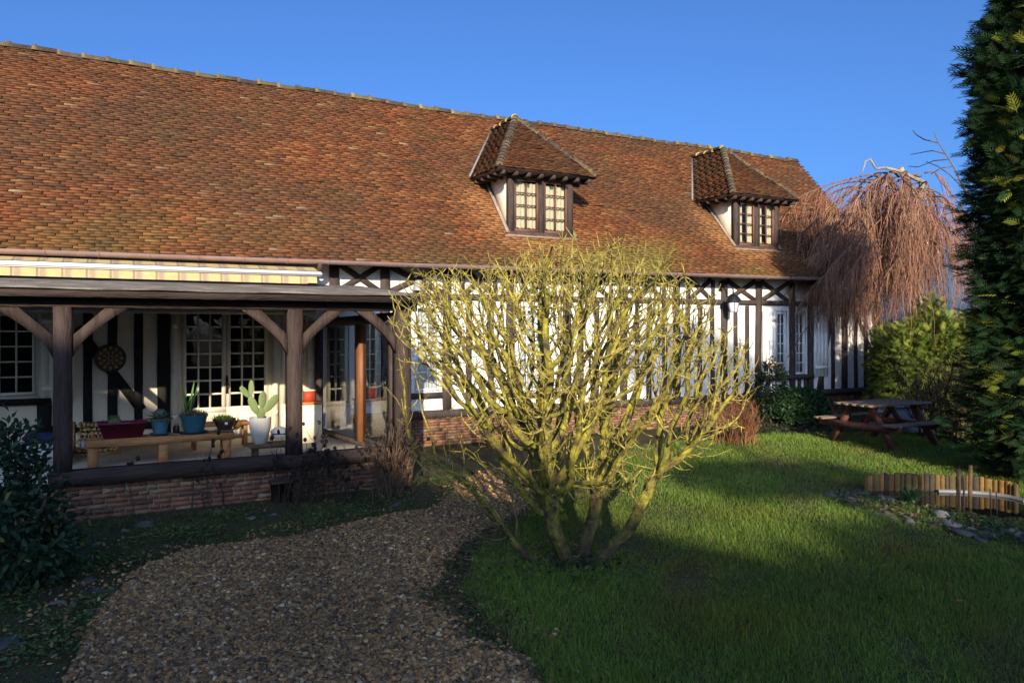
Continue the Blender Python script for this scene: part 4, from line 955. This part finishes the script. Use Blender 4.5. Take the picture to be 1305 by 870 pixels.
clumps += [((px_-CX)/F*6.25, 6.25+dy_, 2-(py_-HY)*6.25/F, .10) for px_, py_, dy_ in ((955,495,0),(940,515,.1),(945,470,-.1),(915,450,.1),(895,425,0),(925,540,-.1),(860,365,0),(820,330,.2),(515,405,0),(520,470,.1),(512,520,-.2),(545,350,.1),(530,575,0),(880,500,-.3),(900,560,.1),(860,590,.0),(880,560,-.1),(905,530,0),(930,500,.05),(960,488,.0),(845,600,.1),(600,618,-.2),(570,596,.1),(645,622,.2),(690,606,-.3),(760,598,-.3),(720,585,.4),(805,600,-.2),(545,600,-.2),(870,520,.2))]
for X, Y, z, s_ in clumps:
    for _ in range(int(26+150*s_)):
        q = (X+random.gauss(0,s_), Y+random.gauss(0,s_), z+random.gauss(0,s_*.8))
        if inpoly(np.array([CX+F*q[0]/6.25]), np.array([HY+(2-q[2])*F/6.25]), sil)[0]: att.append(q)
for k in range(170):                                             # low sweeping shoots on the left
    t = random.random(); a = random.uniform(-.3,.5); att.append((BASE.x-.25-.95*t+random.gauss(0,.08), BASE.y-.15+a*t*1.2, .22+.55*t+random.gauss(0,.10)))
roots = [((0,0,-.12),-1)]; roots = []; b = np.array(BASE)
limbs = [(-.75,-.2,.75),(-.28,.4,.95),(-.12,-.3,1.05),(.62,-.05,.72),(.30,.35,1.0)]
for dx, dy, dz in limbs:
    d = np.array((dx,dy,dz)); d /= np.linalg.norm(d); s = b+np.array((dx*.13+.02, dy*.13, -.1)); p = s; prev = -1
    for i in range(random.randint(11,15)):
        roots.append((tuple(p), prev)); prev = len(roots)-1
        dd = d+np.array((dx*.4*(i<3), dy*.4*(i<3), 0))+rng.normal(0,.24,3); p = p+dd/np.linalg.norm(dd)*.06
pos, par = spacecol(att, roots, .042, .42, .058, 200, (0,0,.02), .16, 5)
# short crooked spurs at random nodes, turned up like antlers
pos = list(pos); par = list(par); n0 = len(pos); top = max(p[2] for p in pos)
for i in range(n0):
    if pos[i][2] > .55 and random.random() < .20:
        p = np.array(pos[i]); d = rng.normal(0,1,3); d[2] = abs(d[2])*.6; d /= np.linalg.norm(d); q = i
        for _ in range(random.randint(2,5)):
            d = d+np.array((0,0,.22))+rng.normal(0,.20,3); d /= np.linalg.norm(d); p = p+d*.032; pos.append(p); par.append(q); q = len(pos)-1
r, ch = tree_radii(par, .0033, 2.3, len(pos)); r = [min(x, .060) for x in r]
for _ in range(3):                                               # ease the kinks out of the limbs
    q = [p.copy() if hasattr(p, 'copy') else np.array(p) for p in pos]
    for i in range(len(pos)):
        if par[i] >= 0 and ch[i]: b_ = max(ch[i], key=lambda c: r[c]); q[i] = np.array(pos[i])*.5+(np.array(pos[par[i]])+np.array(pos[b_]))*.25
    pos = q
bush = empty('lichen_shrub', BASE, 0, 'large leafless spreading shrub with crooked branches crusted in yellow-green lichen', 'shrub')
mA, mB_ = MB(), MB(); off = np.array(BASE)
tree_mesh((mA, mB_), [p-off for p in pos], par, r, ch, .014, (8,5), .7)
mA.build('trunk', lichen_mat('mossy_bark', (.055,.04,.03), (.33,.29,.04), .38, .60, 9, (.0,.55)), bush, smooth=True)
mB_.build('twigs', lichen_mat('mossy_twig', (.075,.055,.032), (.52,.435,.085), .37, .64, 12, (.2,.7)), bush, smooth=True)

# ------------------------------------------------------------------ weeping tree
TB_ = Vector((9.35, 17.3, 0)); weep = empty('weeping_tree', TB_, 0, 'bare weeping tree with a curtain of hanging reddish-brown twigs at the house end', 'tree')
m = MB(); trunk_path = [(0,0,-.1),(-.05,0,1.2),(.08,-.05,2.4),(.12,-.1,3.6),(-.02,-.15,4.7),(-.25,-.2,5.4),(-.42,-.25,5.72)]
m.tube(trunk_path, [.19,.16,.14,.12,.09,.075,.06], 9)
PX = lambda px, py, Y: Vector(((px-CX)/F*Y, Y, 2-(py-HY)*Y/F))-TB_
crown = [PX(1166,228,16.9), PX(1150,219,16.8), PX(1128,214,16.7), PX(1116,215,16.6), PX(1109,203,16.6), PX(1103,206,16.5), PX(1098,222,16.4)]
m.tube([(.1,-.12,5.0), (.05,-.3,5.4)]+crown, [.07,.06,.045,.036,.03,.026,.022,.016,.01], 7); m.build('trunk', M('pale_bark', (.30,.24,.16), .85, .4, 9, .4, stain=(.10,.08,.05), stain_amt=.7, stain_scale=4), weep, smooth=True)
bm_ = MB(); arcs = []
for i in range(150):
    az = random.uniform(0, 6.283) if random.random() < .6 else random.gauss(3.5, .6); ca, sa = math.cos(az), math.sin(az)
    reach = random.uniform(.35, 2.3)*(1.25 if ca < -.1 else 1.0); h0 = random.uniform(4.0, 5.6)*(.86 if ca < -.6 and random.random() < .6 else 1); drop = random.uniform(.9, 2.3)*(.5+.5*reach/2); rise = random.uniform(.0,.35); pts = []
    w1, w2 = random.uniform(0,6), random.uniform(0,6); ox = random.uniform(-1.15,.35)
    for j in range(13):
        t = j/12; x = reach*t
        pts.append(Vector((ca*x+ox+.10*math.sin(w1+t*8), sa*x-.15+.10*math.sin(w2+t*7), min(h0+rise*4*t*(1-t)-drop*t**2, 5.72-.30*x-.12*abs(ox+.4)))))
    arcs.append(pts); bm_.tube(pts, [.018*(1-.8*j/12)+.004 for j in range(13)], 5, col=gcol((.16,.09,.055)))
for i in range(20):                                               # long low boughs reaching out over the wall
    az = random.gauss(3.3, .28); ca, sa = math.cos(az), math.sin(az); reach = random.uniform(2.0, 2.9); h0 = random.uniform(3.5, 4.6); w1 = random.uniform(0,6); pts = []
    for j in range(13):
        t = j/12; pts.append(Vector((ca*reach*t-.55+.1*math.sin(w1+t*8), sa*reach*t-.15+.1*math.sin(w1*2+t*7), h0+.9*t*(1-t)-1.15*t**2.2)))
    arcs += [pts, pts, pts]; bm_.tube(pts, [.018*(1-.8*j/12)+.004 for j in range(13)], 5, col=gcol((.16,.09,.055)))
bm_.build('branches', mTWIG, weep, colattr=True)
hm = MB()
def strand(p, L, out, col, r0=.0068):
    n = 9; pts = []; q = Vector(p); d = Vector((out.x*.5, out.y*.5, .1))
    for j in range(n+1):
        pts.append(q.copy()); t = j/n; d = d*.7+Vector((random.gauss(0,.25), random.gauss(0,.25), -.75))*.6; q = q+d.normalized()*(L/n)
    hm.tube(pts, [r0*(1-.65*j/n) for j in range(n+1)], 3, False, col)
    return pts
for k in range(5600):
    a = random.choice(arcs); j = random.choices(range(2,12), weights=[2,2,2,2,2,2,2,2,2,2])[0]; p = a[j].lerp(a[j+1], random.random()); o = (a[12]-a[2]); o.z = 0; o = o.normalized() if o.length > 0 else Vector((1,0,0))
    zend = random.uniform(1.55,3.2); L = min(max(.25, (p.z-zend)*random.uniform(.3,1.02)), 3.0); c = gcol(random.choice(((.30,.14,.088),(.38,.20,.13),(.22,.105,.08),(.30,.165,.09))), .3)
    pts = strand(p, L, o, c)
    if random.random() < .6:
        q = random.choice(pts[2:7]); strand(q, L*random.uniform(.2,.45), Vector((random.gauss(0,1),random.gauss(0,1),0)), c, .005)
hm.build('hanging_twigs', mTWIG, weep, colattr=True)
m = MB(); wisp = [PX(1215,205,15.5), PX(1204,190,15.5), PX(1196,175,15.6), PX(1180,168,15.6), PX(1166,165,15.6)]
# thin bare tree behind the conifer
t = empty('bare_sapling', (9.4, 13.6, 0), 0, 'thin bare sapling whose top twigs rise over the weeping tree beside the conifer', 'sapling')
O = Vector((9.4,13.6,0)); Q = lambda px, py, Y=13.6: Vector(((px-CX)/F*Y, Y, 2-(py-HY)*Y/F))-O
m = MB(); m.tube([(0,0,-.1),(-.1,0,1.5),(-.25,0,3.2),Q(1228,240)], [.05,.045,.035,.022], 7); m.build('trunk', mBARK, t, smooth=True)
m = MB()
for pts in ([(1228,240),(1215,212),(1205,196),(1196,182),(1190,168)],[(1205,196),(1188,192),(1172,195),(1160,197)],[(1210,203),(1190,205),(1170,213),(1158,212)],[(1196,182),(1178,178),(1168,172),(1163,166)],[(1215,212),(1200,214),(1186,222)],[(1228,240),(1210,222),(1195,212),(1180,206)]):
    m.tube([Q(*p) for p in pts], [.014*(1-.7*i/len(pts)) for i in range(len(pts))], 4, col=gcol((.13,.09,.07)))
m.build('twigs', mTWIG, t, colattr=True)

# ------------------------------------------------------------------ tall conifer at the right
CB = Vector((7.2, 9.9, 0)); con = empty('tall_conifer', CB, 0, 'tall dense dark green columnar conifer at the right edge of the lawn', 'conifer')
m = MB(); m.tube([(0,0,-.1),(0,0,3),(0,0,6.5)], [.14,.1,.03], 9); m.build('trunk', mBARK, con, smooth=True)
ftv, ftf = frond_template(5, .18, .030)
n = 19000; z = rng.uniform(.01, 1, n)**.9*6.75; az = rng.uniform(0, 2*math.pi, n)
rad = .80*np.clip(np.minimum((z+.25)/.8, 1), .6, 1)*np.clip((6.95-z)/1.3, .05, 1)**.5; rad *= 1+.75*np.exp(-z/.65); rad *= 1+.13*np.sin(az*5+z*2.1)+.09*np.sin(az*9-z*4.3)+.05*np.sin(z*7)
t_ = rng.uniform(.45, 1.04, n); D = np.stack([np.cos(az), np.sin(az), np.zeros(n)], 1); P = D*(rad*t_)[:,None]; P[:,2] = z
D[:,2] = rng.normal(.35,.30,n); D += rvec(n)*.4; zz = np.tile((0,0,1.), (n,1))+rvec(n)*.55
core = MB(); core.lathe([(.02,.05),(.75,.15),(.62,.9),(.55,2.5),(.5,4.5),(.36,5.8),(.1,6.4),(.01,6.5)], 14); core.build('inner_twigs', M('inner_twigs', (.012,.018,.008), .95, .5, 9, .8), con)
new = (t_ > .88)[:,None]*((rng.random(n) < .42)*(np.sin(az-.4) < .2)*(np.sin(az*3+z*2.4)+np.sin(z*5+az) > -.4))[:,None]  # yellow young tips, painted only on the sunward side as if lit
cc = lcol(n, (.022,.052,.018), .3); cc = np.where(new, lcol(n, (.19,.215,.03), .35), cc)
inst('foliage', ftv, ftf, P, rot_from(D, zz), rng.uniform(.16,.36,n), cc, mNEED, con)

# ------------------------------------------------------------------ hedge, clipped bush and leafy shrubs
ltv, ltf = leaf_template(1, .42, .12, .15); stv, stf = leaf_template(1, .5, .05, .1)
def leafy(name, label, cat, loc, blobs, n, size, col, mat, alt=None, pa=.1, lump=.3, lo=.55, seed=0, tpl=(ltv, ltf), stems=7, up=.5):
    o = empty(name, loc, 0, label, cat); Ps, Ds, Ts = [], [], []
    for i, (c, r, w) in enumerate(blobs):
        P, D, T = blob_surface(int(n*w), c, r, lump, seed*10+i, lo, .02); Ps.append(P); Ds.append(D); Ts.append(T)
    P, D = np.concatenate(Ps), np.concatenate(Ds); k = len(P)
    inst('foliage', tpl[0], tpl[1], P, rot_from(D+rvec(k)*.8, np.tile((0,0,1.),(k,1))*up+D*.6+rvec(k)*.6), rng.uniform(*size, k), lcol(k, col, .35, alt, pa), mat, o)
    m = MB()
    for i in range(stems):
        c, r, w = random.choice(blobs); e = Vector(c)+Vector((random.uniform(-.7,.7)*r[0], random.uniform(-.7,.7)*r[1], random.uniform(0,.6)*r[2]))
        m.tube([(random.uniform(-.1,.1),random.uniform(-.1,.1),-.05), tuple(e*.45+Vector((random.gauss(0,.04),random.gauss(0,.04),.1))), tuple(e)], [.022,.015,.006], 6)
    m.build('stems', mBARK, o); return o
leafy('evergreen_hedge', 'big rounded yellow-green evergreen bush at the house end under the weeping tree', 'bush', (8.95,15.9,0), [((0,0,1.1),(1.0,.9,1.2),.45),((.7,.2,1.2),(.75,.8,1.15),.3),((-.55,.1,.9),(.65,.7,.95),.25)], 15000, (.14,.26), (.10,.14,.022), mNEED, (.21,.22,.032), .28, .25, .6, 2, (ftv, ftf), 6)
leafy('far_hedge', 'dark tall hedge running behind the conifer at the garden edge', 'hedge', (12.5,16.5,0), [((i*1.3,.4*i,1.2),(1.1,.8,1.5),.2) for i in range(-1,5)], 6000, (.2,.34), (.035,.065,.02), mNEED, None, 0, .25, .6, 3, (ftv, ftf), 6)
p = gp(1023,543); leafy('clipped_bush', 'low rounded dark green clipped bush against the brick plinth', 'bush', p, [((0,0,.36),(.52,.42,.42),1)], 6500, (.05,.085), (.025,.06,.018), mDLEAF, None, 0, .1, .75, 4)
p = W(hu(984,11.4), 11.4, 0); leafy('holly_bush', 'small dark glossy bush half hidden behind the lichen shrub, under the left shutter', 'bush', p, [((0,0,.75),(.38,.34,.6),.7),((-.2,0,.4),(.35,.3,.4),.3)], 1500, (.06,.11), (.018,.04,.014), mDLEAF, None, 0, .35, .5, 5)
p = gp(18,742); p.z = gh(p.x,p.y)-.02
leafy('broadleaf_shrub', 'dark broad-leaved evergreen shrub in the left foreground before the porch', 'shrub', p, [((-.02,0,.48),(.46,.45,.44),.45),((-.22,.05,.80),(.40,.40,.40),.35),((-.05,.05,1.08),(.18,.2,.24),.08),((.30,-.05,.30),(.24,.24,.24),.12)], 3600, (.05,.095), (.020,.044,.018), mDLEAF, (.15,.14,.03), .012, .3, .5, 6, (ltv, ltf), 14)

# twiggy shrubs
def twiggy(name, label, cat, loc, n, h, spread, r0, col, fork=3, droop=.0, group=None, heads=0, seed=1, base=.08, part=False):
    rr = random.Random(seed); m = MB()
    for i in range(n):
        az = rr.uniform(0, 6.283); ln = rr.uniform(.0, 1)**.7*spread; H = h*rr.uniform(.6,1.05); p = Vector((rr.gauss(0,base), rr.gauss(0,base), -.03)); d = Vector((math.cos(az)*ln, math.sin(az)*ln, 1)).normalized(); pts = [p.copy()]
        for j in range(7):
            d = (d+Vector((rr.gauss(0,.10), rr.gauss(0,.10), .02-droop*j/7))).normalized(); p = p+d*(H/7); pts.append(p.copy())
        c = gcol(col, .3); m.tube(pts, [r0*(1-.75*j/7) for j in range(8)], 4, col=c)
        for _ in range(fork):
            k = rr.randint(2,6); q = pts[k].copy(); e = (pts[k+1]-pts[k]).normalized()+Vector((rr.gauss(0,.5), rr.gauss(0,.5), rr.uniform(-.1,.4))); e.normalize(); sp_ = [q.copy()]
            for j in range(4): e = (e+Vector((rr.gauss(0,.15), rr.gauss(0,.15), .1))).normalized(); q = q+e*(H*.09); sp_.append(q.copy())
            m.tube(sp_, [r0*.55,r0*.5,r0*.4,r0*.3,r0*.2], 3, col=c)
            if heads and rr.random() < heads: m.blob(tuple(q), (.022,.022,.028), rr.randint(0,99), .3, col=(.025,.018,.014), nu=6, nv=4)
    o = m.build(name, mTWIG, None, loc=loc, colattr=True); return tag(o, label, cat, group)
p = gp(941,566); twiggy('russet_shrub', 'leafless russet twiggy shrub at the plinth right of the lichen shrub', 'shrub', p, 60, .85, .38, .008, (.24,.10,.045), 5, .03, seed=2, base=.16)
p = gp(1212,553); twiggy('bare_shrub', 'bare brown many-stemmed shrub between the picnic table and the conifer', 'shrub', (7.9,13.6,0), 70, 1.5, .45, .012, (.075,.05,.03), 7, .03, seed=3, base=.26)
DG = 'dead stems along the porch'
for (x, y, n, h, s, lb, sd) in ((152,655,7,.62,.30,'few dark dead stems fanning out before the left end of the brick base',4),(272,646,9,.70,.16,'thin upright dead stems with dark seed heads before the middle of the brick base',5),(388,640,46,.75,.42,'dense dark clump of dead stems in front of the second porch post',6),(492,632,60,.88,.42,'dense pale brown clump of dead stems below the right porch post',7),(440,640,12,.60,.35,'sparse dead stems with dark seed heads between the two dense clumps',8)):
    p = gp(x,y); p.z = gh(p.x,p.y); twiggy('dead_stems', lb, 'dead plant', p, n, h, s, .0065, (.06,.042,.032) if sd != 7 else (.13,.085,.055), 3, .02, DG, .5, sd, .09 if n < 20 else .16)
p = gp(359,639); t = empty('basket_pot', (p.x,p.y,gh(p.x,p.y)), A, 'dark brown square pot standing at the brick base below the second post', 'pot')
m = MB(); tub(m, (.10,.08), (.12,.10), .22); m.build('tub', M('dark_pot', (.09,.055,.04), .8, .3, 12, .3), t); m = MB(); m.box((-.10,-.08,.17),(.10,.08,.19)); m.build('soil', mSOILP, t)
m = MB(); m.lathe([(.11,0),(.13,.02),(.17,.22),(.175,.24),(.16,.24),(.15,.2),(.01,.2)], 20); p = W(5.55, 11.35, 0); t = empty('garden_pot', p, 0, 'terracotta pot by the brick plinth seen through the lichen shrub', 'pot'); m.build('pot', M('terracotta', (.40,.16,.07), .8, .2, 6, .1), t, smooth=True); m = MB(); m.lathe([(.001,.21),(.15,.215)], 16, cap=False); m.build('soil', mSOILP, t)

# ------------------------------------------------------------------ grass, weeds, gravel, fallen leaves
LAWN = [gp(*q) for q in ((700,1010),(668,868),(640,820),(618,790),(600,752),(594,725),(612,700),(650,668),(670,640),(690,612),(705,596),(790,572),(870,560),(958,556),(1050,551),(1250,550),(1420,552),(1700,640),(1900,1010))]
LAWNP = [(q.x, q.y) for q in LAWN]
def scatter(n, poly, p=1.6, ref=5.2, wob=.16):
    P = np.array(poly); x = rng.uniform(P[:,0].min(), P[:,0].max(), n); y = rng.uniform(P[:,1].min(), P[:,1].max(), n)
    k = inpoly(x+wob*wnoise(x,y,4,21), y+wob*wnoise(x,y,4,22), poly); k &= rng.random(n) < np.minimum(1, (ref/np.maximum(y,.1))**p)
    k &= np.abs(x) < .76*y+.8; return x[k], y[k]
gv = np.array([(-.5,0,0),(.5,0,0),(.36,0,.5),(-.36,0,.5),(0,0,1)]); gf = [(0,1,2,3),(3,2,4)]
def grass(name, x, y, hgt, wid, cols, lean=.55, label=None):
    n = len(x); az = rng.uniform(0,2*math.pi,n); ln = np.abs(rng.normal(0,lean,n)); V = np.empty((n,5,3)); h = hgt*rng.uniform(.45,1.2,n); w = wid*np.maximum(1, y/7)
    ca, sa = np.cos(az), np.sin(az); rt = rng.uniform(0,2*math.pi,n); cr, sr = np.cos(rt), np.sin(rt)
    for i, (a, _, b) in enumerate(gv):
        o = ln*h*b**1.7; V[:,i,0] = x+a*w*cr+o*ca; V[:,i,1] = y+a*w*sr+o*sa; V[:,i,2] = gz(x,y)-.008+h*b*np.sqrt(np.maximum(.1, 1-.5*np.minimum(ln,1.3)**2*b))
    flat = np.array([0,1,2,3,3,2,4]); ff = (flat[None]+(np.arange(n)*5)[:,None]).ravel()
    me = mesh_np(name, V.reshape(-1,3), ff, np.tile([4,3], n), np.repeat(cols, 2, axis=0)); return tag(link(name, me, mGRASS), None, None, None, 'stuff')
mGRASS = M('grass_blade', None, .55, .15, 3, 0, attr=True, spec=.25, transl=.3)
x, y = scatter(1150000, LAWNP); k = ~inpoly(x, y, PONDP) & (np.hypot(x-BASE.x, (y-BASE.y)) > .22+.1*rng.random(len(x)))
x, y = x[k], y[k]; n = len(x)
tone = wnoise(x, y, 1.6, 31)[:,None]; c = lcol(n, (.125,.200,.028), .3, (.20,.17,.07), .06); c *= 1+.4*tone; dry = np.clip(wnoise(x,y,2.9,35)*2.2-.35,0,.75)[:,None]*rng.uniform(.3,1,(n,1)); c = c*(1-dry)+np.array((.15,.125,.05))*dry; c[:,0] *= 1+.5*np.clip(wnoise(x,y,2.6,33),0,1)
hg = .056*(1+.8*wnoise(x,y,2.3,32)+.5*wnoise(x,y,7,34)); grass('lawn_grass', x, y, hg, .0062, c)
print('grass', n)
# moss, weeds and soil of the left bed and round the bush
BED = [gp(*q) for q in ((-500,1010),(40,1010),(108,845),(138,765),(173,728),(270,700),(380,680),(470,662),(545,650),(588,628),(608,602),(520,612),(420,638),(300,648),(90,668),(0,668),(-300,700))]; BEDP = [(q.x,q.y) for q in BED]
x, y = scatter(420000, BEDP, 1.2); k = wnoise(x,y,3.2,41)+.25*rng.normal(size=len(x)) > -.10; x, y = x[k], y[k]; n = len(x)
c = lcol(n, (.085,.13,.024), .5, (.17,.12,.05), .10); grass('bed_grass', x, y, .028*(1+.5*wnoise(x,y,4,42)), .006, c, .9)
def cover(name, x, y, size, base, alt, pa, hmax):
    n = len(x); P = np.stack([x, y, gz(x,y)+rng.uniform(0,hmax,n)], 1); D = rvec(n); D[:,2] = np.abs(D[:,2])*.4; Z = np.tile((0,0,1.),(n,1))+rvec(n)*.5
    return tag(inst(name, stv, stf, P, rot_from(D, Z), rng.uniform(*size,n), lcol(n, base, .4, alt, pa), mDLEAF), kind='stuff')
x, y = scatter(90000, BEDP, 1.2); k = wnoise(x,y,4.2,51)+.25*rng.normal(size=len(x)) > .12; x, y = x[k], y[k]; cover('ground_cover', x, y, (.018,.05), (.06,.105,.026), (.20,.13,.06), .22, .05)
a = rng.uniform(0,6.283,900); rr_ = np.abs(rng.normal(0,.40,900)); x, y = BASE.x+np.cos(a)*rr_*1.15-.08, BASE.y+np.sin(a)*rr_*.8-.12; cover('shrub_weeds', x, y, (.03,.065), (.025,.055,.02), (.09,.06,.03), .12, .07)
x, y = scatter(90000, PW2_ := [(a_+(.25 if i > 8 else -.3), b_) for i, (a_, b_) in enumerate(PATHP)], 1.2, 5.2, .3); k = ~inpoly(x+.12*wnoise(x,y,6,71), y, [(a_+(-.28 if i > 8 else .3), b_) for i, (a_, b_) in enumerate(PATHP)]) & (wnoise(x,y,4.5,72)+.2*rng.normal(size=len(x)) > .02); x, y = x[k], y[k]; grass('edge_grass', x, y, .03, .0055, lcol(len(x), (.045,.075,.018), .4, (.12,.09,.04), .1), .8)
# rough dark strip between gravel and lawn
ST = [gp(*q) for q in ((538,722),(590,686),(640,656),(672,628),(665,690),(640,740),(650,800),(690,870),(645,880),(592,806),(556,748))]; STP = [(q.x,q.y) for q in ST]
x, y = scatter(34000, STP, 1, 5, .3); n = len(x); m_ = rng.random(n) < .6; cover('leaf_litter', x[m_], y[m_], (.018,.042), (.075,.05,.028), (.05,.09,.02), .5, .025)
# strip of low plants along the plinth
PLN = [gp(*q) for q in ((860,562),(958,557),(1050,552),(1160,551),(1160,543),(1050,538),(960,540),(860,548))]; x, y = scatter(14000, [(q.x,q.y) for q in PLN], .3, 8); cover('plinth_bed', x, y, (.03,.07), (.025,.045,.016), (.09,.07,.05), .3, .07)
# pond-side weeds
PW = [gp(*q) for q in ((1062,630),(1100,633),(1150,645),(1200,653),(1260,663),(1330,672),(1330,700),(1250,690),(1180,672),(1110,655),(1062,642))]; x, y = scatter(7000, [(q.x,q.y) for q in PW], .3, 6); cover('pond_weeds', x, y, (.03,.06), (.03,.06,.018), (.12,.08,.04), .25, .06)
# pebbles of the path
ico = [(0,-.526,.851),(0,.526,.851),(0,-.526,-.851),(0,.526,-.851),(-.526,.851,0),(.526,.851,0),(-.526,-.851,0),(.526,-.851,0),(.851,0,-.526),(.851,0,.526),(-.851,0,-.526),(-.851,0,.526)]
icf = [(0,9,1),(0,1,11),(11,1,4),(4,1,5),(5,1,9),(5,9,8),(8,9,7),(7,9,0),(7,0,6),(6,0,11),(6,11,10),(10,11,4),(10,4,3),(3,4,5),(3,5,8),(3,8,2),(2,8,7),(2,7,6),(2,6,10),(2,10,3)]
x, y = scatter(170000, PATHP, 1.1, 4.6, .27)
PW2 = [(a_+(.45 if i > 8 else -.5), b_) for i, (a_, b_) in enumerate(PATHP)]; x2, y2 = scatter(60000, PW2, 1.1, 4.6, .3); k = rng.random(len(x2)) < .22*np.clip(.6+1.4*wnoise(x2,y2,3.5,61),0,1); x, y = np.concatenate([x, x2[k]]), np.concatenate([y, y2[k]])
k = wnoise(x,y,2.2,62)+.25*rng.normal(size=len(x)) > -.75; x, y = x[k], y[k]; n = len(x)
s = np.minimum(np.exp(rng.normal(math.log(.0098), .38, n)), .021); sc_ = np.stack([s*rng.uniform(.9,1.7,n), s*rng.uniform(.7,1.15,n), s*rng.uniform(.4,.8,n)], 1)
pal = np.array([(.24,.14,.065),(.15,.092,.05),(.32,.21,.11),(.09,.065,.045),(.17,.125,.09),(.28,.145,.055),(.42,.33,.22),(.055,.042,.034)]); pk_ = rng.choice(8, n, p=[.22,.2,.14,.14,.1,.1,.04,.06])
cols = pal[pk_]*rng.uniform(.6,1.3,(n,1))*np.array((1.34,1.24,.98))*(1+.35*wnoise(x,y,1.7,63))[:,None]; Q_ = rot_from(rvec(n)*np.array((1,1,.35)), np.tile((0,0,1.),(n,1))+rvec(n)*.35)
o = inst('pebbles', ico, icf, np.stack([x,y,gz(x,y)+.006+s*.3+rng.uniform(0,.006,n)],1), Q_, sc_, cols, M('pebble', None, .7, .25, 40, .1, attr=True, spec=.3), smooth=True); tag(o, kind='stuff'); print('pebbles', n)
# fallen leaves on the lawn and path
x, y = scatter(1500, [(-3,4),(7,4),(9,13),(-1,13)], .5, 6); k = rng.random(len(x)) < .10; x, y = x[k], y[k]; n = len(x)
P = np.stack([x,y,gz(x,y)+.045],1); o = inst('fallen_leaves', stv, stf, P, rot_from(rvec(n)*np.array((1,1,.2)), np.tile((0,0,1.),(n,1))+rvec(n)*.3), rng.uniform(.04,.075,n), lcol(n,(.16,.07,.03),.4), mDLEAF); tag(o, kind='stuff')

# ------------------------------------------------------------------ unseen shade casters added behind the camera
shade_barn = empty('shade_barn', (-2, -20.5, 0), 0, 'tall gabled timber building out of view, added to shade the foreground', 'shade_barn')
prof = [(-19,7.4),(-6.2,11.7),(13.8,5.0)]                        # roof line traced back from the shade edge it has to cast
wv = [(-20,0),(13,0),(13,4.5),(-6.2,11.4),(-20,6.4)]; wv = [(x+2, z) for x, z in wv]; m = MB(); m.add([(x,2.4,z) for x,z in wv]+[(x,-4,z) for x,z in wv], [(0,1,2,3,4),(9,8,7,6,5),(0,5,6,1),(1,6,7,2),(4,9,5,0)]); m.build('wall', M('shade_barn_board', (.10,.075,.055), .9, .35, 3, .3, stretch=(6,6,.6)), shade_barn)
m = MB()
for a, b in ((prof[0],prof[1]),(prof[1],prof[2])):
    m.add([(a[0]+2,2.6,a[1]-.1),(b[0]+2,2.6,b[1]-.1),(b[0]+2,2.6,b[1]),(a[0]+2,2.6,a[1]),(a[0]+2,-4.3,a[1]-.1),(b[0]+2,-4.3,b[1]-.1),(b[0]+2,-4.3,b[1]),(a[0]+2,-4.3,a[1])], [(0,1,2,3),(7,6,5,4),(3,2,6,7),(0,4,5,1),(0,3,7,4),(1,5,6,2)])
m.build('roof', mDECK, shade_barn)
# unseen evergreen, its bough clumps placed to throw broken shade on lawn and wall
GT = Vector((5.3, -18, 0)); gt = empty('shade_tree', GT, 0, 'unseen evergreen tree with boughs shaped to shade the lawn and wall', 'tree')
m = MB(); m.tube([(0,0,-.1),(.05,0,2),(0,0,6.5),(.4,0,9.2),(1,0,12.6)], [.2,.17,.13,.1,.03], 8); m.build('trunk', mBARK, gt, smooth=True)
Ps, Ds = [], []
for i, (c, r, w) in enumerate((((-.15,0,6.72),(.95,.7,.36),1600),((.9,.1,6.65),(.75,.6,.30),1100),((.45,0,5.42),(1.3,.9,.40),2600),((-.9,.2,4.8),(.5,.5,.75),900),((.6,0,3.4),(1.7,1.2,1.6),2600),((1.6,0,5.9),(.5,.5,.3),300),((1.0,0,9.75),(1.75,.9,.78),3600))):
    P, D, T = blob_surface(w, (c[0],c[1],c[2]+2.8), r, .3, 700+i, .3); Ps.append(P); Ds.append(D)
P, D = np.concatenate(Ps), np.concatenate(Ds); n = len(P)
inst('crown', ltv, ltf, P, rot_from(D+rvec(n)*.8, np.tile((0,0,1.),(n,1))*.5+D*.6+rvec(n)*.6), rng.uniform(.12,.2,n), lcol(n,(.04,.07,.02),.3), mLEAF, gt)
